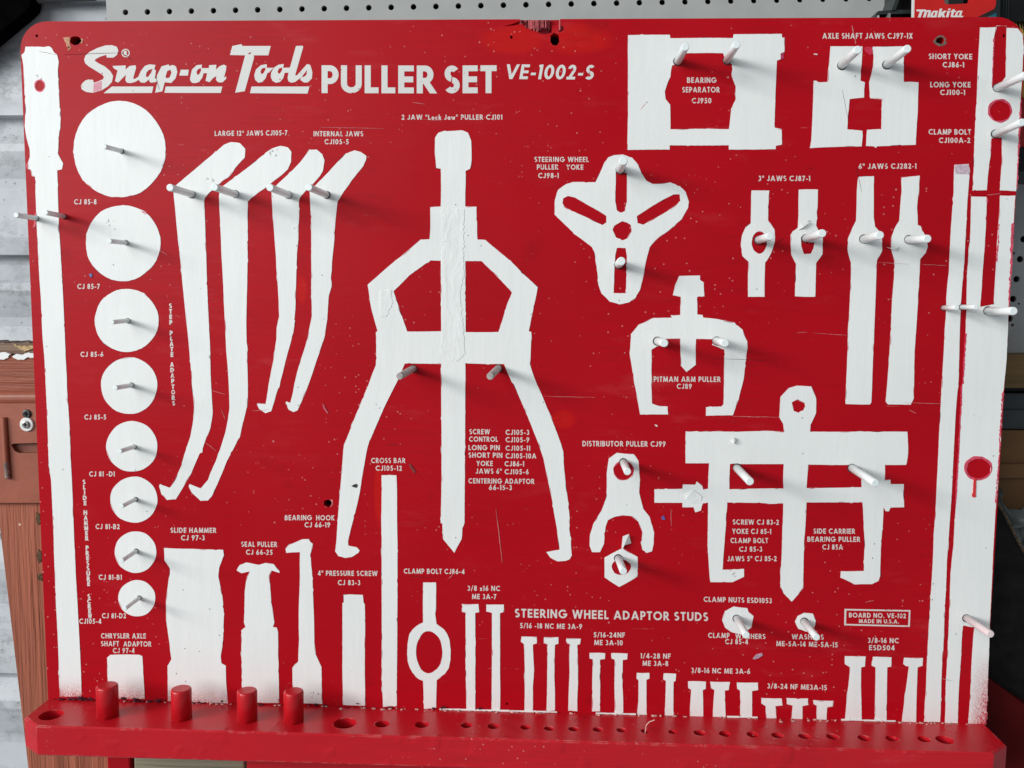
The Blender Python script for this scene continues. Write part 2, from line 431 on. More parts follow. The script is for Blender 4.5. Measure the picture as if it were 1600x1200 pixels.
# ------------------------------------------------------------------ THE BOARD
board = thing('tool_board', (0, 0, 0), 'big red plywood board with white tool silhouettes, white pegs and a drilled red shelf', 'tool board')
TH = .0125                                    # plywood
VEN = .003                                    # its front veneer
x0, x1 = -W / 2, W / 2
def rr(r, n=9):                               # outline with two rounded top corners, in metres
    o = [(x0, 0.0), (x1, 0.0)]
    for k in range(n): a = math.pi / 2 * k / (n - 1); o.append((x1 - r + r * math.cos(a), H - r + r * math.sin(a)))
    for k in range(n): a = math.pi / 2 + math.pi / 2 * k / (n - 1); o.append((x0 + r + r * math.cos(a), H - r + r * math.sin(a)))
    return o
plane = lambda p: Vector((p[0], 0, p[1]))
def bd(pts): return [(at(*p).x, at(*p).z) for p in pts]
outline = rr(.030)
holes = [bd(ell(118, 63.5, 9, 7, 18, .08)), bd(ell(57.5, 56, 2.2, 2.4, 10)), bd(P('C 240,222 262,205 292,218 296,262 280,285 255,282 240,262')),
         bd(ell(799, 58, 2.3, 2.6, 10)), bd(ell(512, 786.5, 6.5, 6, 14, .12)), bd(ell(1469, 63.5, 6.5, 5.5, 13, .16)), bd(ell(1569, 56, 2.4, 2.8, 10)), bd(ell(792, 1100, 2, 2, 10))]
gouge = bd(P('Z 810,27 C 58,130 85,150 78,168 100,175 120,190 180,202 232,208 248,205 252,158 298,158 300,122') + [(875, 27)])
slit = bd(P('C -60,165 0,150 58,128 62,150 20,158'))
sheet('front_veneer', [outline], holes + [gouge, slit], M['red'], board, 0.0, -VEN, fn=plane)
core = sheet('plywood_core', [outline], holes, M['red_core'], board, -VEN - .0001, -TH, back=True, fn=plane)
for hpoly in holes + [slit]:  # dark sheets added behind the panel stand in for the shade inside the holes
    cx = sum(p[0] for p in hpoly) / len(hpoly); cz = sum(p[1] for p in hpoly) / len(hpoly)
    sheet('hole_shade_sheet', [[(cx + (p[0] - cx) * 1.7, cz + (p[1] - cz) * 1.7) for p in hpoly]], [], M['hole'], board, -TH - .0006, -TH - .0016, fn=plane) if len(hpoly) != 5 else None
# splintered grain standing in the gouge at the top edge
rg = random.Random(3)
mbs = [MB(), MB()]
xx = 812.5
while xx < 858:
    wpx = rg.uniform(.5, 1.5); yb = rg.uniform(43, 51.5) if xx > 822 else rg.uniform(38, 46)
    a = at(xx, 31.6); c = at(xx + wpx, yb)
    d0 = rg.uniform(-.0006, .0017)
    mbs[rg.random() < .45].box(a.x, c.x, d0, VEN + .0004, c.z, a.z, 0)
    xx += wpx + rg.uniform(.05, .7)
a = at(873.4, 31.4); c = at(875.2, 47)
mbs[0].box(a.x, c.x, -.0004, VEN + .0004, c.z, a.z, 0)  # pale sliver paints the lit right edge of the notch
mbs[0].make('splintered_grain', plain('torn_pink_grain_lit_edge', (.60, .13, .14), .55, .3, .35, 200), board, label='torn pale plywood fibres and a painted lit edge in the gouge at the top edge')
mbs[1].make('splintered_grain', plain('torn_dark_grain', (.13, .008, .014), .6, .2, .35, 200), board, label='torn dark plywood fibres in the gouge at the top edge')
for s in ('C 292,165 310,160 322,172 318,190 300,200 290,190', 'C 55,128 70,125 85,140 80,165 70,158', 'C 160,203 215,200 240,206 200,212'):
    sheet('torn_edge', [bd(rough(P(s), 2, .3))], [], plain('dark_torn_red', (.10, .004, .008), .8, .1, .4, 300), board, .0003, fn=plane)
# bare wood where holes have chipped out
for s in ('A 395,235 438,230 436,262 440,290 432,300 420,295 408,262', 'A 425,290 445,292 440,305 422,320', 'A 505,240 520,245 515,272 503,268'):
    sheet('chipped_edge', [rough(P(s), 2, .3)], holes, M['bare'], board, .0003, fn=lambda p: at(p[0], p[1])) if False else \
    sheet('chipped_edge', [bd(rough(P(s), 2, .3))], holes, M['bare'], board, .0003, fn=plane)
sheet('chipped_edge', [bd(rough(ell(1469, 64, 10, 8.5, 16, .15), 2, .4))], holes, plain('grey_chip', (.16, .11, .09), .9, .1, .5, 700), board, .0003, fn=plane)
sheet('chipped_edge', [bd(rough(P('J 420,745 445,725 480,722 482,750 465,770 455,760 440,772'), 2, .3))], holes, M['bare'] if False else plain('pink_chip', (.60, .16, .15), .7, .2, .4, 500), board, .0003, fn=plane)

# ---- white silhouettes
FR_PINK = plain('pink_brush_hair', (.58, .17, .20), .45, .3, .25, 300)
FR_DARK = plain('dark_brush_hair', (.16, .02, .05), .5, .3, .25, 300)
def sil(name, inc, exc=(), label=None, mat='white', amp=.08, top=.00035):
    inc = [rough(P(s) if isinstance(s, str) else s, 3.5, amp) for s in ([inc] if isinstance(inc, str) else inc)]
    exc = [rough(P(s) if isinstance(s, str) else s, 3.5, amp) for s in exc]
    o = sheet(name, inc, exc, M[mat], board, top, label=label)
    # ragged hairs of brushed paint along the outline: thin red-tinged and white slivers, part of the same coat
    rgf = random.Random(len(o.data.vertices))
    me = o.data; me.materials.append(FR_PINK); me.materials.append(FR_DARK)
    bm = bmesh.new(); bm.from_mesh(me)
    for lp in inc + exc:
        n = len(lp); i = 0
        while i < n:
            if rgf.random() < .16:
                k = rgf.randint(2, 5); off = rgf.uniform(-1.1, 1.0); hw = rgf.uniform(.18, .42)
                pts = [lp[(i + q) % n] for q in range(k + 1)]
                if max(math.hypot(pts[q][0] - pts[q + 1][0], pts[q][1] - pts[q + 1][1]) for q in range(k)) < 7:
                    up, dn = [], []
                    for q in range(k + 1):
                        a_, b_ = pts[max(q - 1, 0)], pts[min(q + 1, k)]
                        L = math.hypot(b_[0] - a_[0], b_[1] - a_[1]) or 1; nx, ny = -(b_[1] - a_[1]) / L, (b_[0] - a_[0]) / L
                        t = q / k; oo = off * (.5 + .5 * math.sin(2.2 * t + off)); h = hw * (.25 + math.sin(math.pi * t))
                        x, y = pts[q]
                        up.append((x + nx * (oo + h), y + ny * (oo + h))); dn.append((x + nx * (oo - h), y + ny * (oo - h)))
                    vs = [bm.verts.new(at(*p) + Vector((0, -top - .00012, 0))) for p in up], [bm.verts.new(at(*p) + Vector((0, -top - .00012, 0))) for p in dn]
                    r_ = rgf.random(); mi = 1 if r_ < .5 else (2 if r_ < .72 else 0)
                    for q in range(k):
                        f = bm.faces.new((vs[0][q], vs[1][q], vs[1][q + 1], vs[0][q + 1])); f.material_index = mi
                        f.normal_update()
                        if f.normal.y > 0: f.normal_flip()
                i += k
            i += rgf.randint(1, 4)
    bm.to_mesh(me); bm.free()
    return o

sil('slide_hammer_silhouette', 'A 160,292 310,290 325,302 340,330 358,342 368,390 362,440 372,640 380,745 378,800 366,860 362,960 375,985 395,1020 388,1058 358,1065 362,1200 E 368,160 375,300 392,600 400,760 412,1050 418,1200 I 438,300 450,600 460,850 468,1050 475,1200 M 492,300 505,560 510,755 375,755 368,540 352,200 345,0 I 336,950 320,600 305,480 295,200 286,0 E 275,1000 262,800 252,600 240,400 230,200 222,0 A 220,1105 200,1100 192,1062 175,1055 172,1025 188,980 186,930 165,860 155,790 160,690 148,420 135,345 155,325',
    [ell(62.3, 134, 7.6, 9, 18, .07)], 'long white pressure screw silhouette down the left edge')
for cx, cy, rx, ry in ((186.6, 233.5, 72, 75.5), (192.3, 379.8, 58.5, 59.4), (198, 500.7, 50, 49.4), (202, 602.5, 44, 44.3), (206.3, 697.5, 40, 39.5), (209.4, 780.6, 36.9, 36), (211.9, 862.5, 32.6, 32.5), (214, 934.6, 29, 28.4)):
    sil('disc_silhouette', [ell(cx, cy, rx, ry, 40, .012)])
sil('jaw_silhouette', 'A 1085,1200 1080,1180 1110,1150 1400,905 1445,888 1500,895 1533,930 1530,985 1470,1050 1440,1100 1370,1150 1310,1205 E 1280,40 1276,60 1282,180 1290,400 1300,700 1315,1000 1320,1200 I 1330,180 1315,270 1268,400 1265,428 1250,432 1195,560 1100,720 1045,725 1010,690 995,640 1000,625 1060,648 1070,640 1130,520 1190,330 1215,180 1210,100 1200,0 E 1185,1000 1160,760 1140,560 1112,280 1095,100')
sil('jaw_silhouette', 'A 1372,1200 1370,1180 1400,1158 B 0,1008 60,955 110,925 155,912 200,922 222,950 220,1010 200,1060 140,1110 90,1150 A 1620,1200 E 1550,58 1550,300 1545,600 1540,800 1545,1000 1550,1200 I 1548,130 1530,200 1500,330 1420,480 1330,690 1300,728 1255,730 1200,680 1180,640 1185,625 1255,652 1300,600 1350,480 1410,300 1435,150 1430,0 E 1415,1000 1400,700 1385,400 1375,150 1370,20')
sil('jaw_silhouette', 'B 97,1200 95,1185 125,1162 180,1110 280,1010 335,938 380,935 415,965 428,1000 420,1060 400,1100 340,1165 F 300,5 275,35 268,60 270,150 265,300 255,430 250,600 248,700 240,800 245,805 235,870 200,1000 165,1140 150,1200 J 125,70 105,140 95,170 60,182 20,155 5,130 10,118 60,125 65,100 80,0 F 90,1150 110,1050 128,920 130,850 145,780 135,560 125,400 110,200 100,60')
sil('jaw_silhouette', 'B 336,1200 350,1180 420,1110 490,1035 560,960 615,940 655,950 690,975 688,1000 670,1040 600,1125 550,1195 F 510,60 500,150 490,300 475,450 468,540 470,600 455,650 445,800 430,900 425,920 380,1050 330,1200 J 290,100 275,130 260,165 235,175 205,160 185,120 190,108 215,118 225,80 235,30 240,0 F 265,1100 290,1020 325,900 345,800 350,770 345,600 345,400 345,200 338,50')
big = sil('puller_silhouette', ['B 1165,822 1290,815 1325,830 1345,880 1348,1000 1338,1055 1310,1068 1308,1200 F 1308,90 1378,92 1382,200 1385,298 1435,300 1480,340 1600,440 G 160,595 140,700 105,870 120,875 115,1050 112,1075 155,1200 K 220,150 305,370 318,420 335,620 360,830 358,900 368,980 374,1070 360,1095 335,1105 285,1108 240,1085 215,1050 298,1035 280,900 250,720 195,460 175,400 140,310 75,150 10,0 F 1600,1190 1550,1075 1308,1070 1308,1200 J 1303,870 1290,900 1285,970 1240,1055 1170,970 1165,870 1155,870 1160,300 1158,0 F 1158,1075 930,1072 880,1190 J 875,0 800,150 705,370 690,430 660,600 640,720 600,880 575,985 578,1010 630,1020 648,1040 640,1055 600,1080 555,1086 515,1075 495,1045 505,950 520,740 545,430 550,380 610,230 705,0 F 750,1080 750,875 760,870 735,780 712,680 698,580 800,490 920,390 1030,297 1085,295 1090,200 1090,95 1155,90 B 1155,1055 1125,1050 1118,960 1120,860 1140,830'],
    ['F 860,620 960,520 1090,428 1155,430 1158,870 945,872 920,800', 'F 1308,432 1410,432 1590,615 1600,630 1570,700 1515,875 1310,875'], 'tall white silhouette of the two-jaw puller in the middle of the board')
# the thick brushed-on second coat down its middle
sheet('second_coat', [rough(P('F 1162,100 1300,105 1300,520 1275,620 1300,900 1310,1010 1250,1060 1150,1010 1160,900 1160,520'), 3, .9), rough(P('F 775,620 850,610 850,700 815,780 770,780'), 3, .8)], [], M['white_thick'], board, .0007, .0003, label='thick ridged second coat of white paint on the puller silhouette')
sil('separator_silhouette', 'C 725,220 985,218 990,240 1380,238 1385,215 D 85,212 88,235 104,235 102,325 78,335 78,370 55,380 40,800 85,812 85,905 48,912 48,932 C 1355,935 1355,908 985,908 985,935 720,938 725,700 725,400'
    , ['C 1000,410 1050,395 1090,333 1320,333 1335,390 1375,400 1372,470 1398,540 1398,620 1370,680 1362,760 1355,808 1150,805 990,808 988,655 960,620 955,570 970,520 990,480'], 'square white bearing separator silhouette with a round red opening')
sil('axle_jaw_silhouette', 'D 390,290 590,290 585,400 578,505 605,515 600,610 510,620 495,808 590,818 585,915 262,925 270,880 285,505 300,505 318,515 372,512 378,420')
sil('axle_jaw_silhouette', 'D 655,292 850,290 848,512 940,515 935,700 922,905 680,915 675,925 660,915 612,912 618,812 708,808 712,622 640,615 632,515 655,420 660,350')
sil('yoke_silhouette', 'C 640,970 690,965 750,985 790,1030 810,1085 840,1130 880,1150 990,1140 1050,1165 1085,1200 G 1105,60 1100,100 1060,170 980,240 890,310 860,345 845,400 825,500 800,610 770,660 730,690 670,702 610,685 560,635 540,580 530,480 515,380 500,345 400,270 265,140 268,50 280,5 C 290,1185 340,1150 380,1138 520,1140 550,1080 575,1020 600,985',
    ['G 320,40 350,25 395,35 480,85 590,150 590,190 565,207 480,165 330,95 315,70', 'G 780,150 850,105 950,45 1010,15 1048,15 1052,55 1020,85 920,150 820,205 785,195', 'G 640,210 690,182 742,205 745,245 720,290 690,303 650,285 628,235', 'C 648,1075 718,1080 718,1200 G 718,60 705,120 680,130 655,115 645,60 C 645,1200', 'G 655,350 710,350 718,400 712,632 635,632 640,480 645,400'], 'white three-armed steering wheel puller yoke silhouette with red slots')
sil('pitman_puller_silhouette', 'G 1045,525 1175,522 1175,550 1198,565 1200,650 1158,655 1158,765 1190,768 1195,785 1290,795 1390,815 1440,860 1468,935 1465,1040 1450,1150 1440,1200 K 1415,100 1380,195 1212,198 1212,145 1310,140 1322,125 1325,0 G 1328,985 1250,955 1270,920 1150,918 1148,1080 1090,1125 1055,1085 1050,915 960,918 950,955 905,965 872,985 870,1200 K 875,122 920,138 972,140 975,190 800,190 790,130 765,0 G 735,1010 742,890 790,830 880,788 1000,785 990,770 1052,768 1055,655 1005,645 1020,580', (), 'small white horseshoe-shaped puller silhouette below the yoke')
sil('jaw_silhouette', 'G 1497,-10 1607,-10 1600,180 H 40,235 42,310 20,380 -8,430 -18,440 -22,655 G 1475,655 1478,435 1440,400 1430,330 1438,270 1460,220 1492,195 1495,60', [ell(1186.3, 379, 11.8, 17.3, 26, .03)])
sil('jaw_silhouette', 'H 192,-15 312,-15 310,60 300,210 320,250 342,270 340,390 300,445 295,655 168,652 175,450 145,390 140,270 155,245 185,225 190,100', ['H 205,280 250,315 290,315 285,350 268,385 225,388 208,340'])
sil('jaw_silhouette', 'D 565,1105 660,1102 H 660,160 668,215 700,250 712,300 712,370 680,430 672,650 660,950 650,1200 L 645,115 635,128 485,125 483,100 488,0 H 500,850 515,600 518,440 498,370 500,290 525,230 550,180 555,0')
sil('jaw_silhouette', 'D 832,1108 948,1098 H 930,100 935,205 955,215 962,240 985,275 998,340 985,380 950,420 942,600 915,1000 912,1200 L 910,90 890,130 750,128 735,110 745,0 H 770,800 785,560 790,430 770,360 768,290 790,230 820,180 825,110 835,0')
sil('long_bar_silhouette', 'D 1165,1030 1255,1025 1258,1100 1250,1200 H 1240,180 1225,450 1205,700 1195,1000 1188,1200 L 1168,260 1155,520 1138,820 1125,1000 1115,1200 P 1095,450 1085,600 1075,912 975,910 988,690 1000,400 1018,100 1025,0 L 1035,950 1055,620 1070,300 1085,0 H 1105,850 1115,650 1130,500 1145,200 1160,0', (), 'narrow white bar silhouette, second from the right edge')
sil('clamp_bolt_silhouette', 'D 1325,172 1425,170 1490,175 1560,178 1590,215 1598,300 1590,430 1572,700 1560,1000 1550,1195 1448,1190 1278,1192 1290,900 1305,600 1318,300',
    ['D 1425,160 1492,160 1485,480 1440,540 1398,550 1405,350 1412,230', ell(1562, 173, 17.5, 17, 28, .035), 'D 1395,865 1460,860 1462,1000 1448,1210 1365,1210 1385,1000'], 'white slotted clamp bolt silhouette in the top right corner')
sil('yoke_bar_silhouette', 'H 1270,28 1365,30 1450,22 1545,22 1535,200 1520,500 1505,720 1500,850 1490,1050 1475,1200 L 1455,300 1448,420 1430,700 1415,900 1400,1200 P 1385,280 1375,600 1362,928 1250,925 1105,918 1110,700 1130,300 1140,0 L 1160,1000 1175,750 1195,420 1205,200 1215,0 H 1235,900 1240,750 1245,500 1265,250',
    ['H 1365,18 1450,12 1440,200 1425,450 1410,700 1325,720 1340,500 1355,300 1365,150', ell(1528, 731.5, 20.2, 17.2, 28, .04), 'P 1218,310 1290,320 1280,420 1268,650 1250,935 1185,925 1195,650 1210,400'], 'wide white slotted yoke silhouette with a dripping red dot, along the right edge')
sil('slide_hammer_silhouette', 'I 1025,1025 1200,1030 1395,1035 1400,1070 1385,1110 1370,1150 1365,1200 M 1390,120 1400,250 1395,400 1380,500 1385,545 1412,560 1415,680 1425,795 1050,782 1048,560 1072,520 1060,420 1040,280 1038,150 1055,20 I 1060,1190 1062,1150 1028,1100', (), 'broad white slide hammer silhouette above the second dowel')
sil('seal_puller_silhouette', 'I 1480,1165 1500,1130 1540,1115 1590,1125 J 20,1130 60,1118 110,1125 145,1165 148,1180 100,1165 85,1200 N 95,150 115,290 105,318 130,322 138,350 145,792 M 1512,790 1508,340 1535,318 1525,290 1530,100 1545,0 I 1560,1172 1510,1182', (), 'white seal puller silhouette with a two-pointed head')
sil('bearing_hook_silhouette', 'J 185,1030 210,1005 290,970 330,970 335,985 352,1000 345,1050 340,1060 345,1130 352,1200 N 360,200 365,420 375,490 410,570 415,800 230,792 228,575 265,530 270,400 268,200 275,0 J 275,1050 190,1055', (), 'white hook-topped silhouette beside the fourth dowel')
sil('pressure_screw_silhouette', 'N 545,115 668,118 672,165 680,175 682,380 680,600 682,810 545,805 540,600 540,170 547,165', (), 'plain white upright screw silhouette right of the hook')
sil('cross_bar_silhouette', 'J 785,570 878,570 882,700 885,1000 885,1200 N 882,500 880,810 795,818 785,600 785,0 J 783,850', (), 'tall narrow white bar silhouette left of the clamp bolt ring')
sil('clamp_bolt_silhouette', 'N 1045,40 1125,40 1125,130 1122,250 1128,298 1150,315 1175,333 1195,362 1210,400 1217,460 1216,520 1205,575 1180,612 1130,650 1125,825 1050,830 1045,655 1020,645 1000,630 978,602 960,570 948,530 945,490 948,420 960,360 978,335 1000,315 1022,300 1045,290', [ell(670.6, 1018.8, 20.6, 33, 34, .025)], 'white ring-shaped clamp bolt silhouette at the bottom')
for s in ('N 1285,175 1390,175 1395,225 1370,230 1370,835 1315,835 1310,600 1310,228 1288,222', 'N 1440,178 1548,178 1545,225 1525,232 1525,600 1525,840 1472,840 1475,230 1440,222',
          'O 60,378 155,380 155,420 130,428 138,590 130,690 130,842 78,840 80,600 75,425 55,410', 'O 200,382 290,382 290,422 268,430 265,640 268,840 215,845 220,600 220,428 197,420', 'O 340,390 430,392 425,425 408,430 412,680 408,845 352,842 360,600 360,428 342,420',
          'O 485,480 582,482 580,518 550,522 550,845 500,845 505,520 485,515', 'O 620,482 722,484 720,520 692,524 690,690 695,855 640,855 640,700 642,522 622,515',
          'O 780,605 858,605 858,640 840,648 840,866 782,866 790,780 790,650 778,640', 'O 948,608 1025,610 1022,655 1010,660 1008,872 955,869 962,655 945,645',
          'O 1100,658 1212,660 1210,705 1192,712 1195,884 1110,882 1120,710 1102,700', 'O 1238,660 1362,662 1355,712 1330,715 1335,886 1255,886 1265,712 1245,700', 'O 1405,665 1538,665 1538,712 1500,718 1500,890 1425,887 1425,715 1408,705',
          'P -42,762 85,765 90,808 45,812 52,895 -10,896 -15,812 -42,795', 'P 115,762 250,765 252,805 215,812 215,898 145,896 155,810 118,800', 'P 282,775 408,780 405,815 370,820 365,905 305,903 305,810 285,800',
          'P 480,500 610,502 605,565 582,570 580,700 585,908 480,907 500,700 512,570 480,550', 'P 655,505 772,508 770,565 745,570 740,914 665,915 672,570 648,560', 'P 850,510 968,512 965,560 935,570 925,916 835,916 860,720 880,565 845,550'):
    sil('stud_silhouette', s)
sil('adaptor_silhouette', 'M 670,510 690,492 870,492 890,500 895,600 905,768 680,768 672,620', (), 'short white block silhouette behind the first dowel')
sil('distributor_puller_silhouette', 'K 655,430 760,438 790,480 795,560 800,600 795,680 820,780 860,830 888,930 885,1000 875,1045 840,1055 815,1035 808,990 815,930 790,860 745,825 690,820 640,830 600,850 585,890 575,1000 550,1050 500,1050 485,1010 488,940 510,870 560,790 590,700 592,560 605,465', [ell(974.2, 735, 15.6, 14.8, 26, .03)], 'white wishbone-shaped distributor puller silhouette')
sil('nut_silhouette', 'K 690,1025 785,1080 785,1200 O 788,0 670,68 578,8 K 578,1085', [ell(970.8, 886, 15, 12.2, 24, .04)], 'white six-sided nut silhouette below the wishbone')
sil('side_carrier_puller_silhouette', ['K 1085,295 1230,298 1400,298 1600,293 L 100,298 95,250 70,205 78,80 130,25 180,10 270,15 280,40 300,90 300,180 265,255 262,298 500,298 870,298 875,430 862,505 730,505 730,600 765,598 765,625 848,625 850,770 765,772 755,795 735,795 722,770 710,950 700,1200 P 690,30 650,50 540,52 452,10 L 455,1170 600,1168 605,1000 598,900 590,740 240,740 225,1000 220,1200 P 220,75 148,160 95,105 78,70 78,0 L 90,900 95,745 0,745 K 1345,740 1335,900 1315,1160 1450,1155 1450,1200 O 1448,5 1380,38 1240,38 1235,0 K 1222,1000 1225,740 1192,745 1180,790 1145,802 1135,770 1065,770 1065,742 890,742 890,658 1065,655 1068,628 1145,630 1155,608 1190,635 1195,658 1225,655 1232,495 1085,495'],
    ['K 1362,500 L 98,500 95,652 K 1358,658', 'L 250,503 520,505 585,530 585,645 240,650', 'L 148,115 185,95 228,118 232,140 220,165 190,180 160,168'], 'large white side carrier puller silhouette with a ringed top at lower right')
sil('washer_silhouette', 'O 1385,190 1470,200 1478,225 1508,250 1495,320 1440,365 1370,350 1330,320 1315,275 1330,220')
sil('washer_silhouette', 'P 225,230 280,235 300,280 290,320 240,348 190,330 168,285 185,250')
# peeled flaps and drips of paint
def flap(s, lift, mat='white', label=None):
    pts = P(s); n = len(pts); v = []
    for i, p in enumerate(pts):
        v.append(at(*p) + Vector((0, -(lift if i % 3 else .0004), 0)))
    v2 = [q + Vector((0, .0004, 0)) for q in v]
    f = [tuple(range(n)), tuple(range(2 * n - 1, n - 1, -1))] + [(i, (i + 1) % n, (i + 1) % n + n, i + n) for i in range(n)]
    return obj('peeling_flake', v + v2, f, M[mat], board, label=label)
flap('K 685,1020 690,945 728,930 745,995 700,1000 690,1022', .005, label='curled white paint flake above the nut silhouette')
flap('K 1368,358 1372,335 1385,330 1412,345 1390,352 1382,372', .004)
flap('H 185,240 200,200 240,180 268,178 250,192 215,222', .004)
flap('H 738,345 765,352 800,350 820,342 795,362 770,360', .004)
flap('P 1088,640 1118,642 1130,646 1108,648', .004)
flap('K 1072,690 1130,660 1185,700 1180,745 1120,740 1085,720', .0013)
dr = sheet('paint_drip', [rough(P('L 1283,588 1298,588 1295,690 1298,700 1288,709 1275,705 1272,690 1279,675'), 2, .2)], [], plain('wet_red_drip', (.62, .03, .03), .2, .5, .1, 50), board, .0011, .0002, label='red paint drip below the red dot at the right')
for s, c in (('K 932,835 948,820 958,845 940,848', (.10, .10, .34)), ('O 1505,515 1525,490 1562,480 1568,492 1540,512 1512,520', (.42, .28, .36)), ('E 558,515 572,508 580,522 568,534', (.14, .20, .45)),
             ('J 415,122 425,130 440,160 455,184 445,182 425,155', (.5, .1, .13)), ('J 955,495 972,505 1000,550 985,555 962,520', (.20, .03, .03)), ('K 890,252 905,255 912,266 898,264', (.7, .6, .58)), ('D 285,336 308,338 306,345 288,342', (.75, .68, .66))):
    sheet('paint_fleck', [P(s)], [], plain('fleck', c, .6, .3, .3, 300), board, .0009)
for s, c in (('D 1166,1032 1254,1027 1257,1092 1170,1088', (.56, .44, .50)), ('L 1206,10 1214,10 1200,300 1186,560 1176,740 1168,760 1180,560 1192,330', (.62, .05, .10)), ('H 1232,890 1241,880 1222,1200 1214,1200', (.62, .05, .10)),
             ('D 600,300 645,292 655,330 640,345 610,325', (.55, .03, .07)), ('D 84,340 100,330 98,365 82,372', (.40, .05, .14)), ('E 222,130 230,132 228,160 224,215 205,225 215,190 213,150', (.60, .10, .13)),
             ('A 166,1030 176,1010 178,1050 168,1052', (.60, .12, .16)), ('E 880,120 915,125 912,142 895,132', (.62, .30, .33))):
    sheet('paint_smear', [rough(P(s), 3, .35)], [], plain('smear', c, .4, .3, .25, 350), board, .0005, label=None)
rg2 = random.Random(21)
ring_pink = plain('pink_ring_smear', (.60, .07, .12), .35, .35, .3, 250)
for cx, cy, rx, ry, g in ((1528, 731.5, 20.2, 17.2, 2.4), (1562, 173, 17.5, 17, 1.8), (62.3, 134, 7.6, 9, 1.2), (974.2, 735, 15.6, 14.8, .8)):
    sheet('paint_smear', [rough(ell(cx, cy, rx + g * .8, ry + g * .8, 30, .035), 2.5, .25)], [rough(ell(cx + g * .35, cy + g * .3, rx - g * .7, ry - g * .7, 30, .05), 2.5, .3)], ring_pink, board, .0005)
for s in ('H 1366,40 1373,40 1362,160 1352,330 1338,520 1330,690 1324,690 1334,500 1350,310 1358,150', 'H 1441,200 1446,200 1430,450 1416,690 1410,690 1424,450', 'D 1408,240 1416,240 1408,420 1402,540 1397,540 1402,400', 'D 1392,880 1400,880 1388,1010 1368,1195 1362,1195 1380,1010',
          'H 1520,200 1536,190 1524,480 1508,720 1500,720 1512,480', 'L 1460,60 1470,40 1456,280 1440,560 1418,880 1408,880 1432,560 1448,280', 'D 1575,640 1584,600 1572,900 1558,1180 1550,1180 1562,900'):
    sheet('paint_smear', [rough(P(s), 2.5, .5)], [], ring_pink, board, .0005)
def scratch(a, b, w, col):
    n = 7; up = []; dn = []
    L = math.hypot(b[0] - a[0], b[1] - a[1]); nx, ny = -(b[1] - a[1]) / L, (b[0] - a[0]) / L
    for k in range(n + 1):
        t = k / n; q = rg2.uniform(-.3, .3); h = w * (math.sin(math.pi * min(max(t, .06), .94)) ** .5) * rg2.uniform(.5, 1)
        x, y = a[0] + (b[0] - a[0]) * t + nx * q, a[1] + (b[1] - a[1]) * t + ny * q
        up.append((x + nx * h, y + ny * h)); dn.append((x - nx * h, y - ny * h))
    return up + dn[::-1]
SCR = {'pale': [((1145, 650.5), (1218, 652), .45), ((1440, 413), (1478, 415), .4), ((1411, 629), (1470, 630.5), .35), ((850, 619), (930, 621), .35), ((500, 199), (600, 201), .3), ((1000, 172), (1010, 160), .4), ((1331, 40), (1337, 68), .9), ((330, 610), (352, 616), .35),
   ((775, 795), (785, 880), .5), ((1048, 795), (1049, 822), .4), ((320, 690), (338, 705), .4), ((1270, 520), (1325, 524), .3), ((1245, 520), (1262, 519), .3), ((1370, 410), (1420, 413), .3), ((395, 642), (420, 640), .35), ((346, 640), (352, 655), .4), ((1420, 640), (1431, 646), .5), ((1352, 941), (1365, 938), .4), ((250, 392), (262, 398), .35), ((700, 905), (712, 893), .4), ((645, 160), (664, 163), .5), ((655, 186), (690, 189), .25)],
  'dark': [((605, 694), (622, 695), .5), ((100, 85), (190, 82.5), .35), ((190, 82.5), (208, 95), .4), ((243, 119), (249, 140), .3), ((1112, 560), (1195, 563), .3), ((60, 80), (90, 86), .35), ((1316, 140), (1324, 182), .3), ((1338, 262), (1346, 300), .3), ((640, 900), (672, 903), .3), ((1215, 380), (1222, 372), .4), ((1260, 262), (1272, 264), .3)]}
for k, col in (('pale', (.58, .22, .22)), ('dark', (.10, .015, .02))):
    mt = plain(k + '_scratch', col, .6, .2, .4, 400)
    for a_, b2, w_ in SCR[k]: sheet('scratch', [scratch(a_, b2, w_, col)], [], mt, board, .00045)
# knocked and dented paint on the side carrier and jaw silhouettes
for s in ('J 596,636 625,622 638,630 632,648 608,644',):
    sheet('chipped_edge', [rough(P(s), 2, .3)], [], plain('dark_dent', (.05, .045, .045), .8, .2, .5, 400), board, .0006)

# ---- lettering
def cap(lines, label, w=.19, mat='print', slant=0.0, name='caption', gap=.17, h=None, extra=()):
    polys = list(extra)
    for l in lines:
        t, a, b0, b, b1 = l[:5]; hh = l[5] if len(l) > 5 else (h or 8.0)
        polys += text_polys(t, a, b0, b, b1, hh, w, gap, slant=slant)
    return sheet(name, polys, [], M[mat], board, .00016, label=label)
